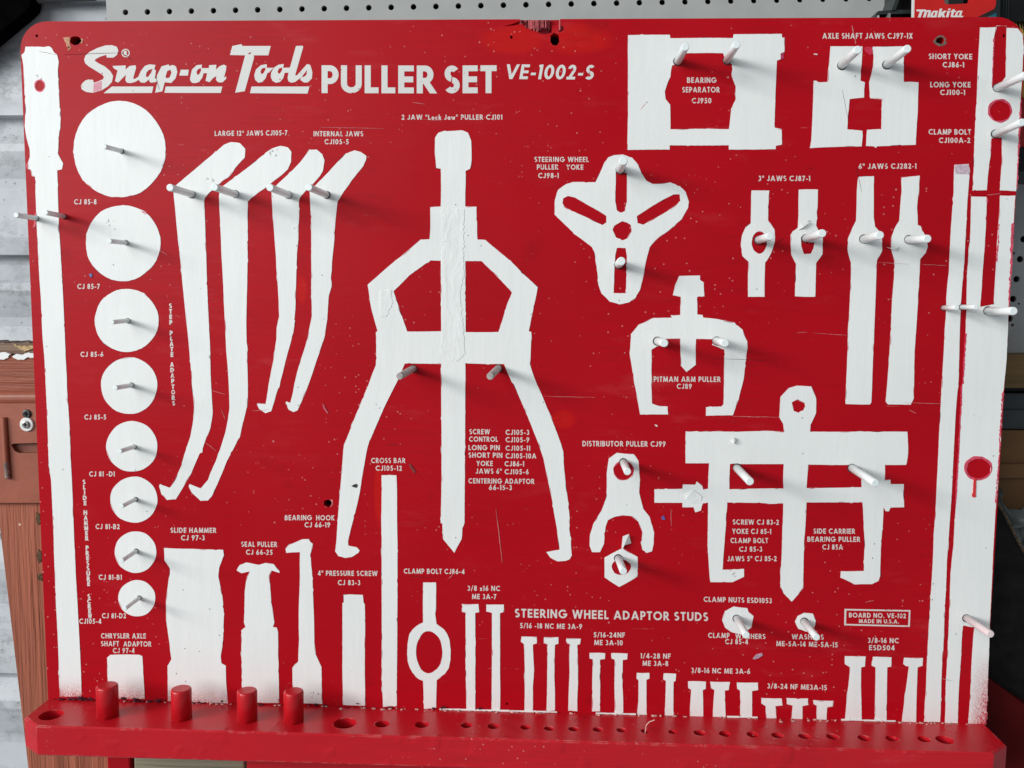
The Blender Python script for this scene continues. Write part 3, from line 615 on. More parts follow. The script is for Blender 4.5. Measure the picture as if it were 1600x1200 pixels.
# the script logo, traced outline by outline
logo_inc = [P(s) for s in (
 'Q 50,600 70,560 110,525 155,512 205,520 212,555 260,540 330,510 340,480 320,455 240,405 150,350 105,310 92,265 110,215 160,170 260,120 360,88 440,85 500,105 520,150 505,205 460,240 375,240 370,205 290,230 235,260 225,280 270,310 350,350 420,410 455,470 440,545 390,600 310,650 200,680 120,670 65,640',
 'Q 445,345 612,338 610,390 660,345 735,335 742,370 705,500 720,510 775,478 800,500 740,540 680,560 630,555 608,525 615,455 570,500 520,553 478,535 510,400 470,380',
 'Q 770,480 800,410 850,345 905,325 985,332 968,385 990,400 975,510 1030,470 1060,500 990,545 930,555 905,535 910,510 850,555 800,550 775,520',
 'Q 1000,470 1060,350 1150,325 1155,345 1200,332 1240,350 1258,420 1235,500 1180,558 1100,548 1070,662 980,680 1015,520',
 'Q 1300,392 1400,392 1390,465 1282,465',
 'R -20,480 0,390 60,335 125,328 122,372 210,372 215,335 305,330 300,390 350,345 400,328 430,345 425,400 400,490 430,475 425,510 380,550 330,550 300,520 305,470 260,500 220,548 170,530 190,435 145,435 130,490 90,545 40,560 0,555 -25,520',
 'R 475,208 505,95 620,72 630,95 985,95 955,212 770,212 778,235 660,660 540,680 665,212',
 'R 778,460 800,390 860,335 935,322 935,368 1020,368 960,430 945,430 920,500 880,545 830,555 790,520',
 'R 990,430 1020,370 1080,330 1148,320 1140,368 1225,365 1215,430 1160,430 1140,500 1100,545 1050,555 1005,530 985,480',
 'R 1195,490 1215,400 1300,95 1385,92 1390,110 1290,460 1310,465 1440,320 1470,330 1400,460 1350,500 1290,545 1240,555 1205,535',
 'R 1440,320 1480,335 1505,420 1500,500 1450,550 1400,552 1355,520 1360,490 1400,480 1430,450 1430,400 1405,400',
 'Q 335,685 440,602 958,602 940,682', 'Q 1112,602 1440,602 R 380,602 360,682 Q 1440,682 1095,680', 'R 745,602 1468,602 1445,690 725,685')]
logo_exc = [P(s) for s in ('Q 865,480 870,430 900,395 950,380 930,430 890,485', 'Q 1110,480 1130,410 1170,390 1185,430 1160,490 1120,500', 'R 58,420 75,385 115,372 112,410 90,450 65,455',
 'R 858,410 875,375 920,365 915,400 890,440 865,445', 'R 1072,410 1090,375 1130,365 1125,400 1100,440 1078,440', 'R 1380,470 1440,395 1430,455 1410,475', 'R 700,188 735,172 740,185 718,202',
 'Q 155,512 190,470 182,498 165,525', 'Q 50,605 85,598 60,612', 'Q 300,440 335,425 320,445')]
sheet('maker_logo', logo_inc, logo_exc, M['print_big'], board, .00016, label='white script lettering with broad underlines at the upper left')
sheet('worn_pink_patch', [P('Q 214,565 312,528 312,645 205,672')], [], plain('pink_stain', (.62, .25, .31), .5, .4, .15, 300), board, .00024, .00012, label='pink stain across the foot of the big script letter')
rm = _A(610 - 0, 183, 46, 46, 0, 360, 12)
ring = [[(120 + a / 8, 60 + b / 8) for a, b in q] for q in rm]
rt = [[(120 + (588 + a * 66) / 8, 60 + (212 - b * 58) / 8) for a, b in q] for q in glyph('R', .26)[0]]
sheet('trademark_ring', ring + rt, [], M['print_big'], board, .00016)
cap([('PULLER', 502.5, 145.5, 681, 146, 43.5), ('SET', 694, 146, 776, 145.5, 43.5)], 'large white heading reading PULLER SET', .21, 'print_big', name='heading', gap=.09)
cap([('VE-1002-S', 788, 123.5, 930, 124.5, 23)], 'slanted white code after the heading', .19, 'print_big', .17, gap=.12)
cap([('STEERING WHEEL ADAPTOR STUDS', 804.5, 964.5, 1106.5, 970.5, 13.5)], 'white heading over the stud silhouettes', .19, name='heading')
CAPS = [
 ('caption above the two largest jaws', [('LARGE 12" JAWS CJ105-7', 335.5, 212.5, 449, 211.5)]),
 ('caption above the internal jaws', [('INTERNAL JAWS', 490, 213, 567.5, 213), ('CJ105-5', 507, 225.5, 545, 225.5)]),
 ('caption above the two-jaw puller', [('2 JAW "Lock Jaw" PULLER CJ101', 627.5, 187.2, 785, 187)]),
 ('caption inside the bearing separator', [('BEARING', 1073.5, 129.5, 1119.5, 129.5, 8.6), ('SEPARATOR', 1066, 144.5, 1124.5, 144.5, 8.6), ('CJ950', 1081, 161.5, 1111.5, 161.5, 8.4)]),
 ('caption beside the three-armed yoke', [('STEERING WHEEL', 835, 253, 920, 253.2), ('PULLER', 839, 265, 872.5, 265), ('YOKE', 885, 265, 911.5, 265.2), ('CJ98-1', 841, 278.3, 873, 278.3)]),
 ('caption above the three inch jaws', [('3" JAWS CJ87-1', 1185, 282.8, 1266, 283, 8.3)]),
 ('caption above the axle shaft jaws', [('AXLE SHAFT JAWS CJ97-1X', 1285, 60.5, 1426, 60.5, 8.8)]),
 ('caption for the short yoke at top right', [('SHORT YOKE', 1451, 92.3, 1519, 92.8, 8.6), ('CJ86-1', 1473, 105.3, 1506.5, 105.5, 8.4)]),
 ('caption for the long yoke at right', [('LONG YOKE', 1453.5, 136.5, 1516.5, 136.8, 8.6), ('CJ100-1', 1469, 148.5, 1508, 148.5, 8.3)]),
 ('caption for the clamp bolt at right', [('CLAMP BOLT', 1451, 210.3, 1517, 210.5, 8.6), ('CJ100A-2', 1467, 223.4, 1516, 223.4, 8.3)]),
 ('caption above the six inch jaws', [('6" JAWS CJ282-1', 1341.5, 264, 1432, 263.6, 8.3)]),
 (None, [('CJ 85-8', 116, 319.4, 151, 319.4)]), (None, [('CJ 85-7', 121, 451.5, 156, 451.5)]), (None, [('CJ 85-6', 126, 557.6, 161.5, 557.6)]), (None, [('CJ 85-5', 132, 655.6, 166, 655.6)]),
 (None, [('CJ 81 -D1', 139.5, 744.5, 179.5, 744.5)]), (None, [('CJ 81-B2', 149.5, 826.6, 187, 826.8)]), (None, [('CJ 81-B1', 154.5, 905.8, 190.5, 906)]), (None, [('CJ 81-D2', 159.5, 966, 197, 966)]),
 ('caption above the broad slide hammer', [('SLIDE HAMMER', 266.5, 832.4, 338, 832.6), ('CJ 97-3', 283, 844.2, 320, 844.2)]),
 ('caption above the short adaptor block', [('CHRYSLER AXLE', 158, 997.4, 228, 997.6), ('SHAFT', 158, 1009.6, 186, 1009.7), ('ADAPTOR', 193, 1010, 236.5, 1010.2), ('CJ 97-4', 176.5, 1020.4, 210.5, 1020.4)]),
 ('caption above the seal puller', [('SEAL PULLER', 377, 854.2, 433, 854.6), ('CJ 66-25', 384.5, 866.6, 426, 867)]),
 ('caption beside the bearing hook', [('BEARING', 445, 812.8, 487.5, 812.8), ('HOOK', 494, 813, 523, 813), ('CJ 66-19', 476, 824, 516, 824)]),
 ('caption above the pressure screw', [('4" PRESSURE SCREW', 496.5, 899.4, 590, 900), ('CJ 83-3', 528, 914.2, 563, 914.4)]),
 ('caption above the cross bar', [('CROSS BAR', 580, 723.5, 633.5, 723.5), ('CJ105-12', 587, 735.4, 628, 735.6)]),
 ('caption above the clamp bolt ring', [('CLAMP BOLT CJ86-4', 631, 896.2, 726, 897)]),
 ('list of puller parts right of the screw', [('SCREW', 733.5, 678.4, 765.5, 678.6), ('CJ105-3', 790, 679.4, 827, 679.6), ('CONTROL', 733, 690, 778, 690.2), ('CJ105-9', 790, 691, 827, 691.2), ('LONG PIN', 732, 703.3, 781, 703.5), ('CJ105-11', 790, 704.2, 828.5, 704.4), ('SHORT PIN', 732, 715, 785, 715.4), ('CJ105-10A', 790, 716.2, 838, 716.4),
   ('YOKE', 744.5, 728, 770, 728.2), ('CJ86-1', 788.5, 728.6, 819, 728.8), ('JAWS 6"', 743.5, 740, 784, 740.2), ('CJ105-6', 788.5, 741, 826, 741.2), ('CENTERING ADAPTOR', 732, 755.2, 835, 756.2), ('66-15-3', 764, 765.6, 800, 765.8)]),
 ('caption above the two tall studs', [('3/8 x16 NC', 730.5, 923, 781.5, 923.4), ('ME 3A-7', 737.5, 936, 775.5, 936.2)]),
 ('caption inside the horseshoe puller', [('PITMAN ARM PULLER', 1021.5, 596.6, 1126, 596.8, 8.4), ('CJ89', 1057.5, 607.5, 1081, 607.6)]),
 ('caption above the distributor puller', [('DISTRIBUTOR PULLER CJ99', 910, 697.3, 1040, 698, 8.5)]),
 ('list of parts inside the side carrier puller', [('SCREW CJ 83-2', 1145, 819.5, 1217, 820), ('YOKE CJ 85-1', 1144, 834, 1205, 834.4), ('CLAMP BOLT', 1141.5, 848.4, 1200, 848.6), ('CJ 85-3', 1155, 862, 1191, 862), ('JAWS 5" CJ 85-2', 1136.5, 877, 1213.5, 876.8)]),
 ('title inside the side carrier puller', [('SIDE CARRIER', 1271, 833.8, 1336, 834), ('BEARING PULLER', 1261.5, 846.4, 1344, 846.6), ('CJ 85A', 1285, 858.6, 1317, 858.8)]),
 ('caption above the three longest studs', [('5/16 -18 NC ME 3A-9', 812.5, 981.4, 909.5, 983)]),
 ('caption above the two next studs', [('5/16-24NF', 927.5, 995.8, 976.5, 996.2), ('ME 3A-10', 928.5, 1007.8, 973, 1008.4)]),
 ('caption above the two thin studs', [('1/4-28 NF', 1001, 1028.6, 1048, 1029.2), ('ME 3A-8', 1004, 1040.2, 1044, 1040.8)]),
 ('caption above the three short wide studs', [('3/8-16 NC ME 3A-6', 1080, 1051.2, 1172, 1053)]),
 ('caption above the clamp washer peg', [('CLAMP NUTS ESD1053', 1099.5, 940.2, 1206, 942.6)]),
 ('caption under the clamp washer peg', [('CLAMP', 1106.5, 996.6, 1140, 997), ('WASHERS', 1149, 998, 1196, 998.4), ('CJ 85-4', 1133, 1006.4, 1169, 1006.8)]),
 ('caption under the small washer', [('WASHERS', 1237, 998.6, 1287, 999.4), ('ME-5A-14 ME-5A-15', 1213, 1009.4, 1309, 1011.6)]),
 ('caption above the right-hand studs', [('3/8-16 NC', 1356, 1004.4, 1404.5, 1005), ('ESD504', 1358, 1015.8, 1398, 1016.2)]),
 ('caption above the shortest studs', [('3/8-24 NF ME3A-15', 1199, 1075.6, 1292, 1078.4)]),
]
for lab, lines in CAPS:
    cap(lines, lab and ('white printed ' + lab))
fr = P('P 478,205 890,213 886,318 476,308'); fi = P('P 490,215 880,222 876,309 487,299')
fx = sheet('board_number_box', [fr] , [fi], M['print'], board, .00016, label='thin white frame round the board number')
cap([('BOARD NO. VE-102', 1326.5, 964.6, 1415.5, 966, 7.4), ('MADE IN U.S.A.', 1342, 973.4, 1404.5, 974.2, 6.2)], 'board number and origin in a thin white frame')
def vert(words, label):
    it = []
    for t, (xa, ya), (xb, yb) in words:
        n = len(t)
        for i, ch in enumerate(t):
            k = i / (n - 1); it.append((ch, xa + (xb - xa) * k, ya + (yb - ya) * k))
    sheet('caption', stack_polys(it), [], M['print'], board, .00016, label=label)
vert([('STEP', (266.5, 477.8), (267, 503.7)), ('PLATE', (267.5, 520.3), (268.8, 554)), ('ADAPTORS', (268.8, 569.5), (271.5, 630))], 'white stacked lettering reading STEP PLATE ADAPTORS')
vert([('SLIDE', (131.5, 753), (133, 786)), ('HAMMER', (133.5, 800.8), (135.8, 841)), ('PRESSURE', (136.3, 856), (138.6, 912)), ('SCREW', (139, 931.8), (140.6, 962.5))], 'white stacked lettering beside the long pressure screw')
cap([('CJ105-4', 124, 974.6, 158.5, 974.6)], None)

# ---- pegs
def peg(b, t, w, mat='peg', label=None):
    base = at(*b); r = w / 2 * pxm(base)
    best = None
    for i in range(10, 62):
        L = i * .001; q = at(t[0], t[1], -L)
        dv = math.hypot(q.x - base.x, q.z - base.z) + abs(L - .038) * .05
        if best is None or dv < best[0]: best = (dv, q)
    q = best[1]
    d = (q - base).normalized()
    mb = MB().rod(base - d * .003 + Vector((0, .001, 0)), q, r, r * random.uniform(.94, 1.0), 18, r * .16)
    o = mb.make('peg', M[mat], board, label=label, smooth=False, loc=base)
    for p in o.data.polygons:
        if len(p.vertices) == 4: p.use_smooth = True
    g = random.uniform(0, 6.28)
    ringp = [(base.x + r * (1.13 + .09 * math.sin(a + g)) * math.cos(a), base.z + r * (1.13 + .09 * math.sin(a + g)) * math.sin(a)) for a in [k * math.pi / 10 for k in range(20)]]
    sheet('peg_base_shade', [ringp], [], M['peg_gap_shade'], o, .0009, fn=lambda p: Vector((p[0], 0, p[1])))  # dark disc paints the contact shade in the gap round the peg
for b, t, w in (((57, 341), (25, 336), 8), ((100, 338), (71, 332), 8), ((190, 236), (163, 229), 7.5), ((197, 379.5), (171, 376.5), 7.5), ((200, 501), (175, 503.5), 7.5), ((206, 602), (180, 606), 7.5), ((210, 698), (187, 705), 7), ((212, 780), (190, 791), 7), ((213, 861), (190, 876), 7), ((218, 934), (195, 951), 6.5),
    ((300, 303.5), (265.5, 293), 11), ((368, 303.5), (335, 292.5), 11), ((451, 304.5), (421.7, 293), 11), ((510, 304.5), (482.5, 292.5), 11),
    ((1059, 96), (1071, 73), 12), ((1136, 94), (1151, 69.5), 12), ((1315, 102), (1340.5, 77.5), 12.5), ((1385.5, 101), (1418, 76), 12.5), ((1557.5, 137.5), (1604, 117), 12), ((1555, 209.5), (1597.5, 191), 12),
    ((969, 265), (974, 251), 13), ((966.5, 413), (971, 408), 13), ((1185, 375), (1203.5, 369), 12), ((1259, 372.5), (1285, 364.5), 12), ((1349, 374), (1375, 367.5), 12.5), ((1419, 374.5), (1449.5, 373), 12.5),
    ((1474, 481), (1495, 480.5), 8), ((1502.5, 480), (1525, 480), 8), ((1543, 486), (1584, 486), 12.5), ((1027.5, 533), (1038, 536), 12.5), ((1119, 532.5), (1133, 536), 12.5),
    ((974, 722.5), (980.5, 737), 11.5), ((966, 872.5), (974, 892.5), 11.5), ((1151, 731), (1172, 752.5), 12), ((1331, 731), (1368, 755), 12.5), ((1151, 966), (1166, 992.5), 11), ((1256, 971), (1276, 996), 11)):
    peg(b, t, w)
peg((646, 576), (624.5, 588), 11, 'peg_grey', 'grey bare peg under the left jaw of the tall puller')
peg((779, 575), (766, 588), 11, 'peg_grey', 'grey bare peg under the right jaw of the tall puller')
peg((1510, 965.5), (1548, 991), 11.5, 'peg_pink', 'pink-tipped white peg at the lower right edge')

# ---- the drilled shelf
pl, pr = atz(42, 1121), atz(1568.5, 1164)
fl_, fr_ = atz(57, 1134), atz(1553, 1177)
yc = (pl.y + pr.y) / 2; yf = (fl_.y + fr_.y) / 2
zb = at(57, 1181, fl_.y).z
SH = -zb
top_out = [(x0 - .0005, .0135), (x1 + .0005, .0135), (x1 + .0005, pr.y), (fr_.x, fr_.y), (fl_.x, fl_.y), (x0 - .0005, pl.y)]
sholes = []
for cx, cy, rx in ((80, 1117, 18), (539, 1130, 18), (597, 1131, 11.5), (659, 1132, 11), (729, 1133, 9.5), (771, 1134.5, 9.5), (821, 1136.3, 8), (858, 1138, 8), (896, 1138.7, 8), (934, 1139.6, 8), (971, 1140.5, 8), (1008, 1142, 7), (1051, 1143.5, 7), (1093, 1145, 9.5), (1133, 1146.5, 9.5), (1176, 1147.5, 9.5), (1215, 1149, 9.5), (1257, 1150, 9.5), (1301, 1151, 9.8), (1350, 1153, 9.8), (1394, 1154, 9.8), (1444, 1155, 9.8), (1476, 1156, 13.5)):
    c = atz(cx, cy); r = rx * pxm(c)
    sholes.append([(c.x + r * math.cos(k * math.pi / 12), c.y + r * math.sin(k * math.pi / 12)) for k in range(24)])
ins = .0016
def inset(poly, d):
    cx = sum(p[0] for p in poly) / len(poly); cy = sum(p[1] for p in poly) / len(poly)
    return [(p[0] - d * (1 if p[0] > cx else -1), p[1] + (0 if p[1] > 0 else d)) for p in poly]
ti = inset(top_out, ins)
v, tris = union([ti], sholes)
mb = MB()
mb.add([(p[0], p[1], -.00005) for p in v], tris)
n = len(ti)
a = [(p[0], p[1], -.00005) for p in ti]; b = [(p[0], p[1], -ins) for p in top_out]; c = [(p[0], p[1], -SH + ins) for p in top_out]; d = [(p[0], p[1], -SH) for p in ti]
mb.add(a + b + c + d, [(i + k * n, (i + 1) % n + k * n, (i + 1) % n + (k + 1) * n, i + (k + 1) * n) for k in range(3) for i in range(n)] + [tuple(range(3 * n, 4 * n))])
for hpoly in sholes:
    k = len(hpoly); dp = .024
    mb.add([(p[0], p[1], -.00005) for p in hpoly] + [(p[0], p[1], -dp) for p in hpoly], [(i, (i + 1) % k, (i + 1) % k + k, i + k) for i in range(k)] + [tuple(range(k, 2 * k))])
shelf = mb.make('shelf', M['red_shelf'], board, label='thick red shelf along the foot of the board, drilled with a row of holes')
for (cx, cy), wpx, ytop in (((168.5, 1118), 33, 1070), ((283.8, 1121.3), 31.5, 1075.3), ((386.5, 1124), 31, 1078), ((459, 1125.7), 31, 1079)):
    c = atz(cx, cy); r = wpx / 2 * pxm(c)
    tz = at(cx - .3, ytop, c.y).z
    mb = MB().rod((c.x, c.y, -.004), (c.x + .0004, c.y, tz), r, r * .985, 28, r * .17)
    o = mb.make('dowel', M['red_dowel'], shelf, loc=(c.x, c.y, 0))
    for p in o.data.polygons:
        if len(p.vertices) == 4: p.use_smooth = True
# crumbs of dried paint and a wood curl along the seam of board and shelf
rg = random.Random(11)
mb = MB()
for i in range(150):
    x = rg.uniform(-.5, .515); s = rg.uniform(.0005, .0017)
    y = -abs(rg.gauss(0, .0022)) - s
    bm = bmesh.new(); bmesh.ops.create_icosphere(bm, subdivisions=1, radius=s)
    for q in bm.verts: q.co *= rg.uniform(.6, 1.3)
    mb.bm(bm, Matrix.Translation((x, y, s * .3)) @ Matrix.Diagonal((rg.uniform(.8, 2.2), 1, .7, 1)))
mb.make('paint_crumbs', plain('pale_crumbs', (.52, .28, .26), .7, .3, .7, 500), board)
board.children[-1]['kind'] = 'stuff'
mb = MB()
for i in range(110):
    x = rg.choice((rg.uniform(-.515, -.34), rg.uniform(-.52, .0), rg.gauss(-.47, .03))); s = rg.uniform(.0006, .0019)
    if x < -.52: continue
    bm = bmesh.new(); bmesh.ops.create_icosphere(bm, subdivisions=1, radius=s)
    for q in bm.verts: q.co *= rg.uniform(.5, 1.4)
    mb.bm(bm, Matrix.Translation((x, -abs(rg.gauss(0, .0012)) - .0006, abs(rg.gauss(0, .0018)))) @ Matrix.Diagonal((rg.uniform(.8, 2.5), .7, .8, 1)))
o = mb.make('grime_crumbs', plain('dark_red_grime', (.07, .01, .02), .8, .2, .6, 500), board); o['kind'] = 'stuff'
for xa, xb in ((-.075, .0), (-.005, .055), (.10, .14), (.245, .27), (.37, .425)):
    xx = xa; mb = MB()
    while xx < xb:
        L = rg.uniform(.006, .016)
        mb.rod((xx, -.0012, .0007), (xx + L, -.0012, .0009), rg.uniform(.0007, .0012), seg=8); xx += L * .9
    mb.make('paint_bead', M['white'], board)
c = atz(1008, 1142)
mb = MB()
pts = [c + Vector((0, 0, -.003)), c + Vector((.001, 0, .006)), c + Vector((.004, 0, .010)), c + Vector((.010, 0, .0125))]
for i in range(3): mb.rod(pts[i], pts[i + 1], .0006, .0005, 8)
mb.make('wood_curl', plain('pale_curl', (.6, .38, .34), .7), shelf)
# the short red foot under the shelf, set back
a = at(385, 1195, -.028); bq = at(1250, 1195, -.028)
MB().box(a.x, bq.x, -.028, .0135, -SH - .09, -SH - .0005, .002).make('foot_rail', M['red_shelf'], board, label='red rail set back under the shelf')

# ================================================================== what stands behind the board
def quadgrid(name, rows, mat, parent, label=None):
    pass
def pxprism(mb, pts, y0, y1):                 # outline traced at the depth of its front face
    q = [at(px, py, y0) for px, py in pts]
    return mb.prism([(p.x, p.z) for p in q], y0, y1)

# ---- ribbed metal siding
def siding_mat():
    m, nt, b = material('dirty_white_siding'); t = NT(nt)
    c = t.mix(t.ramp(t.noise(9, 5), .3, .7), (.38, .41, .44), (.52, .55, .57))
    d = t.ramp(t.noise(1, 7, .78, vec=t.map((38, 38, 60))), .47, .60)
    X = t.xyz()
    band = t.ramp(t.noise(1, 2, vec=t.map((1.2, 1, 13))), .38, .56)
    c = t.mix(t.math('MULTIPLY', t.math('MULTIPLY', d, band), .50), c, (.16, .155, .15))
    sp = t.ramp(t.noise(190, 4, .65), .63, .70)
    c = t.mix(t.math('MULTIPLY', sp, t.ramp(band, 0, 1, .25, .8)), c, (.10, .10, .10))
    v = t.voro(70); r = t.n('ShaderNodeSeparateColor'); t.l(v.outputs['Color'], r.inputs[0])
    c = t.mix(t.math('MULTIPLY', t.math('MULTIPLY', t.math('LESS_THAN', v.outputs['Distance'], .12), t.math('GREATER_THAN', r.outputs[0], .7)), .6), c, (.12, .12, .13))
    t.l(c, b.inputs['Base Color']); b.inputs['Roughness'].default_value = .5
    t.l(t.bump(t.noise(50, 4), .15, .002), b.inputs['Normal'])
    return m
ys = .20
sd = thing('metal_siding', at(20, 1300, ys), 'dirty white ribbed metal wall siding left of the red board', 'wall')
prof = [(0, 0), (2, .016), (15, .018), (44, .002), (56, .001), (98, .008), (112, .008), (150, .002), (190, -.001), (218, 0)]
rows = []
for k in range(-2, 6):
    for dp, o in prof[:-1]:
        rows.append((180 + 218 * k + dp, o))
xa, xb = at(-220, 600, ys).x, at(420, 600, ys).x
mb = MB(); vs = []
for py, o in rows:
    z = at(20, py, ys).z
    vs += [(xa, ys + o, z), (xb, ys + o, z), (xa, ys + o + .0012, z), (xb, ys + o + .0012, z)]
nf = len(rows)
mb.add(vs, [(4 * i, 4 * i + 1, 4 * i + 5, 4 * i + 4) for i in range(nf - 1)])
mb.make('siding_sheet', siding_mat(), sd)

# ---- pegboard above
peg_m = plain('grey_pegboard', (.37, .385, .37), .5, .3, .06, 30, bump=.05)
def pegboard(label, P0, U, Vd, i0, i1, j0, j1, hi0, hi1, hj0, hj1, mat, rad=.0033, extra=()):
    nrm = U.cross(Vd).normalized()
    if nrm.y > 0: nrm = -nrm
    root = thing('pegboard', P0 + U * i0 + Vd * j1, label, 'pegboard')
    hs = []
    for i in range(hi0, hi1 + 1):
        for j in range(hj0, hj1 + 1):
            hs.append([(i + rad / .0254 * math.cos(a * math.pi / 7), j + rad / .0254 * math.sin(a * math.pi / 7)) for a in range(14)])
    hs += [[(cx + r * math.cos(a * math.pi / 4), cy + r * math.sin(a * math.pi / 4)) for a in range(8)] for cx, cy, r in extra]
    v, tris = union([[(i0, j0), (i1, j0), (i1, j1), (i0, j1)]], hs)
    fr = [P0 + U * p[0] + Vd * p[1] for p in v]; n = len(fr); bk = [p - nrm * .004 for p in fr]
    ed = {}
    for tr in tris:
        for a, b in ((tr[0], tr[1]), (tr[1], tr[2]), (tr[2], tr[0])): ed[(a, b)] = 1
    f = [tuple(x) for x in tris] + [tuple(i + n for i in x[::-1]) for x in tris] + [(a, b, b + n, a + n) for a, b in ed if (b, a) not in ed]
    obj('perforated_sheet', fr + bk, f, mat, root)
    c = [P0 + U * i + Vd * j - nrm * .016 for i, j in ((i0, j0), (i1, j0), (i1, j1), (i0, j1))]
    obj('hole_shade_backing', c + [p - nrm * .004 for p in c], [(0, 1, 2, 3), (7, 6, 5, 4), (0, 1, 5, 4), (1, 2, 6, 5), (2, 3, 7, 6), (3, 0, 4, 7)], M['hole'], root)  # dark sheet added behind so the holes look shaded
    return root
P0 = CAM + ray(196, 19.2) * (F * .0254 / 34.75); P1 = CAM + ray(1178, .6) * (F * .0254 / 35.6)
U = (P1 - P0) / 28; nn = U.cross(Vector((0, 0, 1))).normalized(); Vd = U.cross(nn).normalized() * .0254
if Vd.z > 0: Vd = -Vd
pegboard('pale grey pegboard with a row of black holes above the red board', P0, U, Vd, -.86, 36.4, -8, 4, 0, 34, -6, 3, peg_m)

# ---- pegboard low at the right
Q0 = at(1594, 405, .19); Q1 = at(1577.5, 498, .19)
Vq = (Q1 - Q0) / 3; Uq = Vector((-Vq.z, 0, Vq.x))
if Uq.x < 0: Uq = -Uq
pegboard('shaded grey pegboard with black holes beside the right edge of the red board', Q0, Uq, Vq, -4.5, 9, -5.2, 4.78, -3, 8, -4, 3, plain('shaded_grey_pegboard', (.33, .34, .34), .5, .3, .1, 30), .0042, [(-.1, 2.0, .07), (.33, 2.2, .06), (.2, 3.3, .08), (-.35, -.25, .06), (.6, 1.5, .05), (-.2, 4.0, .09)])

# ---- black case at the top left
mb = MB()
pxprism(mb, [(-120, -120), (48, -120), (47, 2), (44.5, 11), (38, 18), (2, 48), (-120, 150)], .17, .195)
o = mb.make('black_case', plain('black_plastic', (.002, .002, .002), 1.0, .0, .3, 40))
tagit(o, 'black plastic case with a rounded corner, at the top left corner of the photo', 'case')
mb = MB(); a = at(60, -5, .185); b_ = at(150, -10, .185)
mb.rod(a, b_, .0085, seg=20, bevel=.003)
tagit(mb.make('grey_pipe', plain('dark_grey_pipe', (.06, .06, .06), .4, .4), smooth=False), 'dark grey bar just showing at the top, beside the black case', 'bar')

# ---- painted timber and the bracket on the left
def timber(name, col, dirn, paint=True):
    m, nt, b = material(name); t = NT(nt)
    sc = (48, 48, 3) if dirn == 'v' else (3, 48, 48)
    g = t.noise(1, 5, .6, vec=t.map(sc), dist=.6)
    g2 = t.noise(1, 3, .6, vec=t.map(tuple(x * 3.5 if x > 20 else x for x in sc)))
    c = t.mix(t.ramp(g, .3, .7), tuple(x * .80 for x in col), tuple(x * 1.15 for x in col))
    crack = t.ramp(g2, .33, .43, 1, 0)
    c = t.mix(t.math('MULTIPLY', crack, .38), c, tuple(x * .28 for x in col))
    v = t.voro(60); r = t.n('ShaderNodeSeparateColor'); t.l(v.outputs['Color'], r.inputs[0])
    fl = t.math('MULTIPLY', t.math('LESS_THAN', v.outputs['Distance'], .10), t.math('GREATER_THAN', r.outputs[0], .82))
    if paint: c = t.mix(t.math('MULTIPLY', fl, .8), c, (.75, .55, .42))
    t.l(c, b.inputs['Base Color']); b.inputs['Roughness'].default_value = .55; b.inputs['Specular IOR Level'].default_value = .3
    n1 = t.bump(g2, .8, .004); n2 = t.bump(g, .7, .006, n1); t.l(n2, b.inputs['Normal'])
    return m
BR = (.32, .095, .052)
tv = timber('red_brown_upright_timber', BR, 'v'); th = timber('red_brown_level_timber', (.27, .072, .038), 'h')
pb = plain('red_brown_painted_metal', (.30, .085, .048), .42, .4, .10, 25, bump=.12, bscale=120)
# upright post
mb = MB()
q = [at(-7, 783, .055), at(150, 783, .055), at(178, 1290, .055), at(53, 1290, .055)]
mb.prism([(p.x, p.z) for p in q], .055, .14)
bm = bmesh.new()
vs = [bm.verts.new(v) for v in mb.v]
for f in mb.f: bm.faces.new([vs[i] for i in f])
bmesh.ops.bevel(bm, geom=bm.edges[:], offset=.0025, segments=2, affect='EDGES')
post = thing('wooden_post', ((q[2].x + q[3].x) / 2, .10, q[2].z), 'red-brown painted upright wooden post behind the lower left corner of the red board', 'post')
MB().bm(bm).make('post_timber', tv, post)
kn = plain('dark_splintered_knot', (.10, .06, .035), .8, .1, .6, 400, bump=.5, bscale=300)
for s in ('Z 57,800 62,803 64,815 60,820 56,812', 'Z 60,858 65,862 66,874 61,880 58,868', 'Z 58,898 66,896 67,908 60,906'):
    q = [at(*p, .055) for p in rough(P(s), 1.5, .4)]
    mb = MB().prism([(p.x, p.z) for p in q], .0543, .056)
    mb.make('knot', kn, post)
# broken level board above
beam = thing('wooden_beam', at(-60, 622, .06), 'red-brown level board with a broken, peeling top edge, at the left above the bracket', 'beam')
mb = MB()
pxprism(mb, [(-140, 560)] + [(x, 556 + 3 * math.sin(x * .35) + random.uniform(-1.5, 1.5)) for x in range(-60, 112, 6)] + [(140, 560), (140, 640), (-140, 640)], .056, .13)
mb.make('board_timber', th, beam)
mb = MB()
pxprism(mb, [(-140, 536)] + [(x, 535.5 + random.uniform(-1.6, 1.6)) for x in range(-60, 112, 4)] + [(140, 537), (140, 566), (-140, 566)], .064, .12)
mb.make('broken_edge', timber('torn_bare_timber', (.20, .125, .085), 'h', False), beam, label='torn bare wood along the top edge')
for s in ('Z -20,551 -4,552 8,550 17,553 14,559 4,562 -6,560 -20,561', 'Z 20,557 26,553 36,554 44,551 60,553 60,559 44,558 38,562 30,562 24,560'):
    q = [at(*p, .056) for p in rough(P(s), 2, .35)]
    MB().prism([(p.x, p.z) for p in q], .0545, .058).make('peeling_paint', M['white'], beam)
for s in ('Z 22,538 34,541 50,540 60,543 48,546 40,549 30,544',):
    q = [at(*p, .064) for p in rough(P(s), 2, .5)]
    MB().prism([(p.x, p.z) for p in q], .0625, .066).make('splinter', plain('pale_torn_wood', (.48, .34, .18), .8, .1, .5, 300), beam)
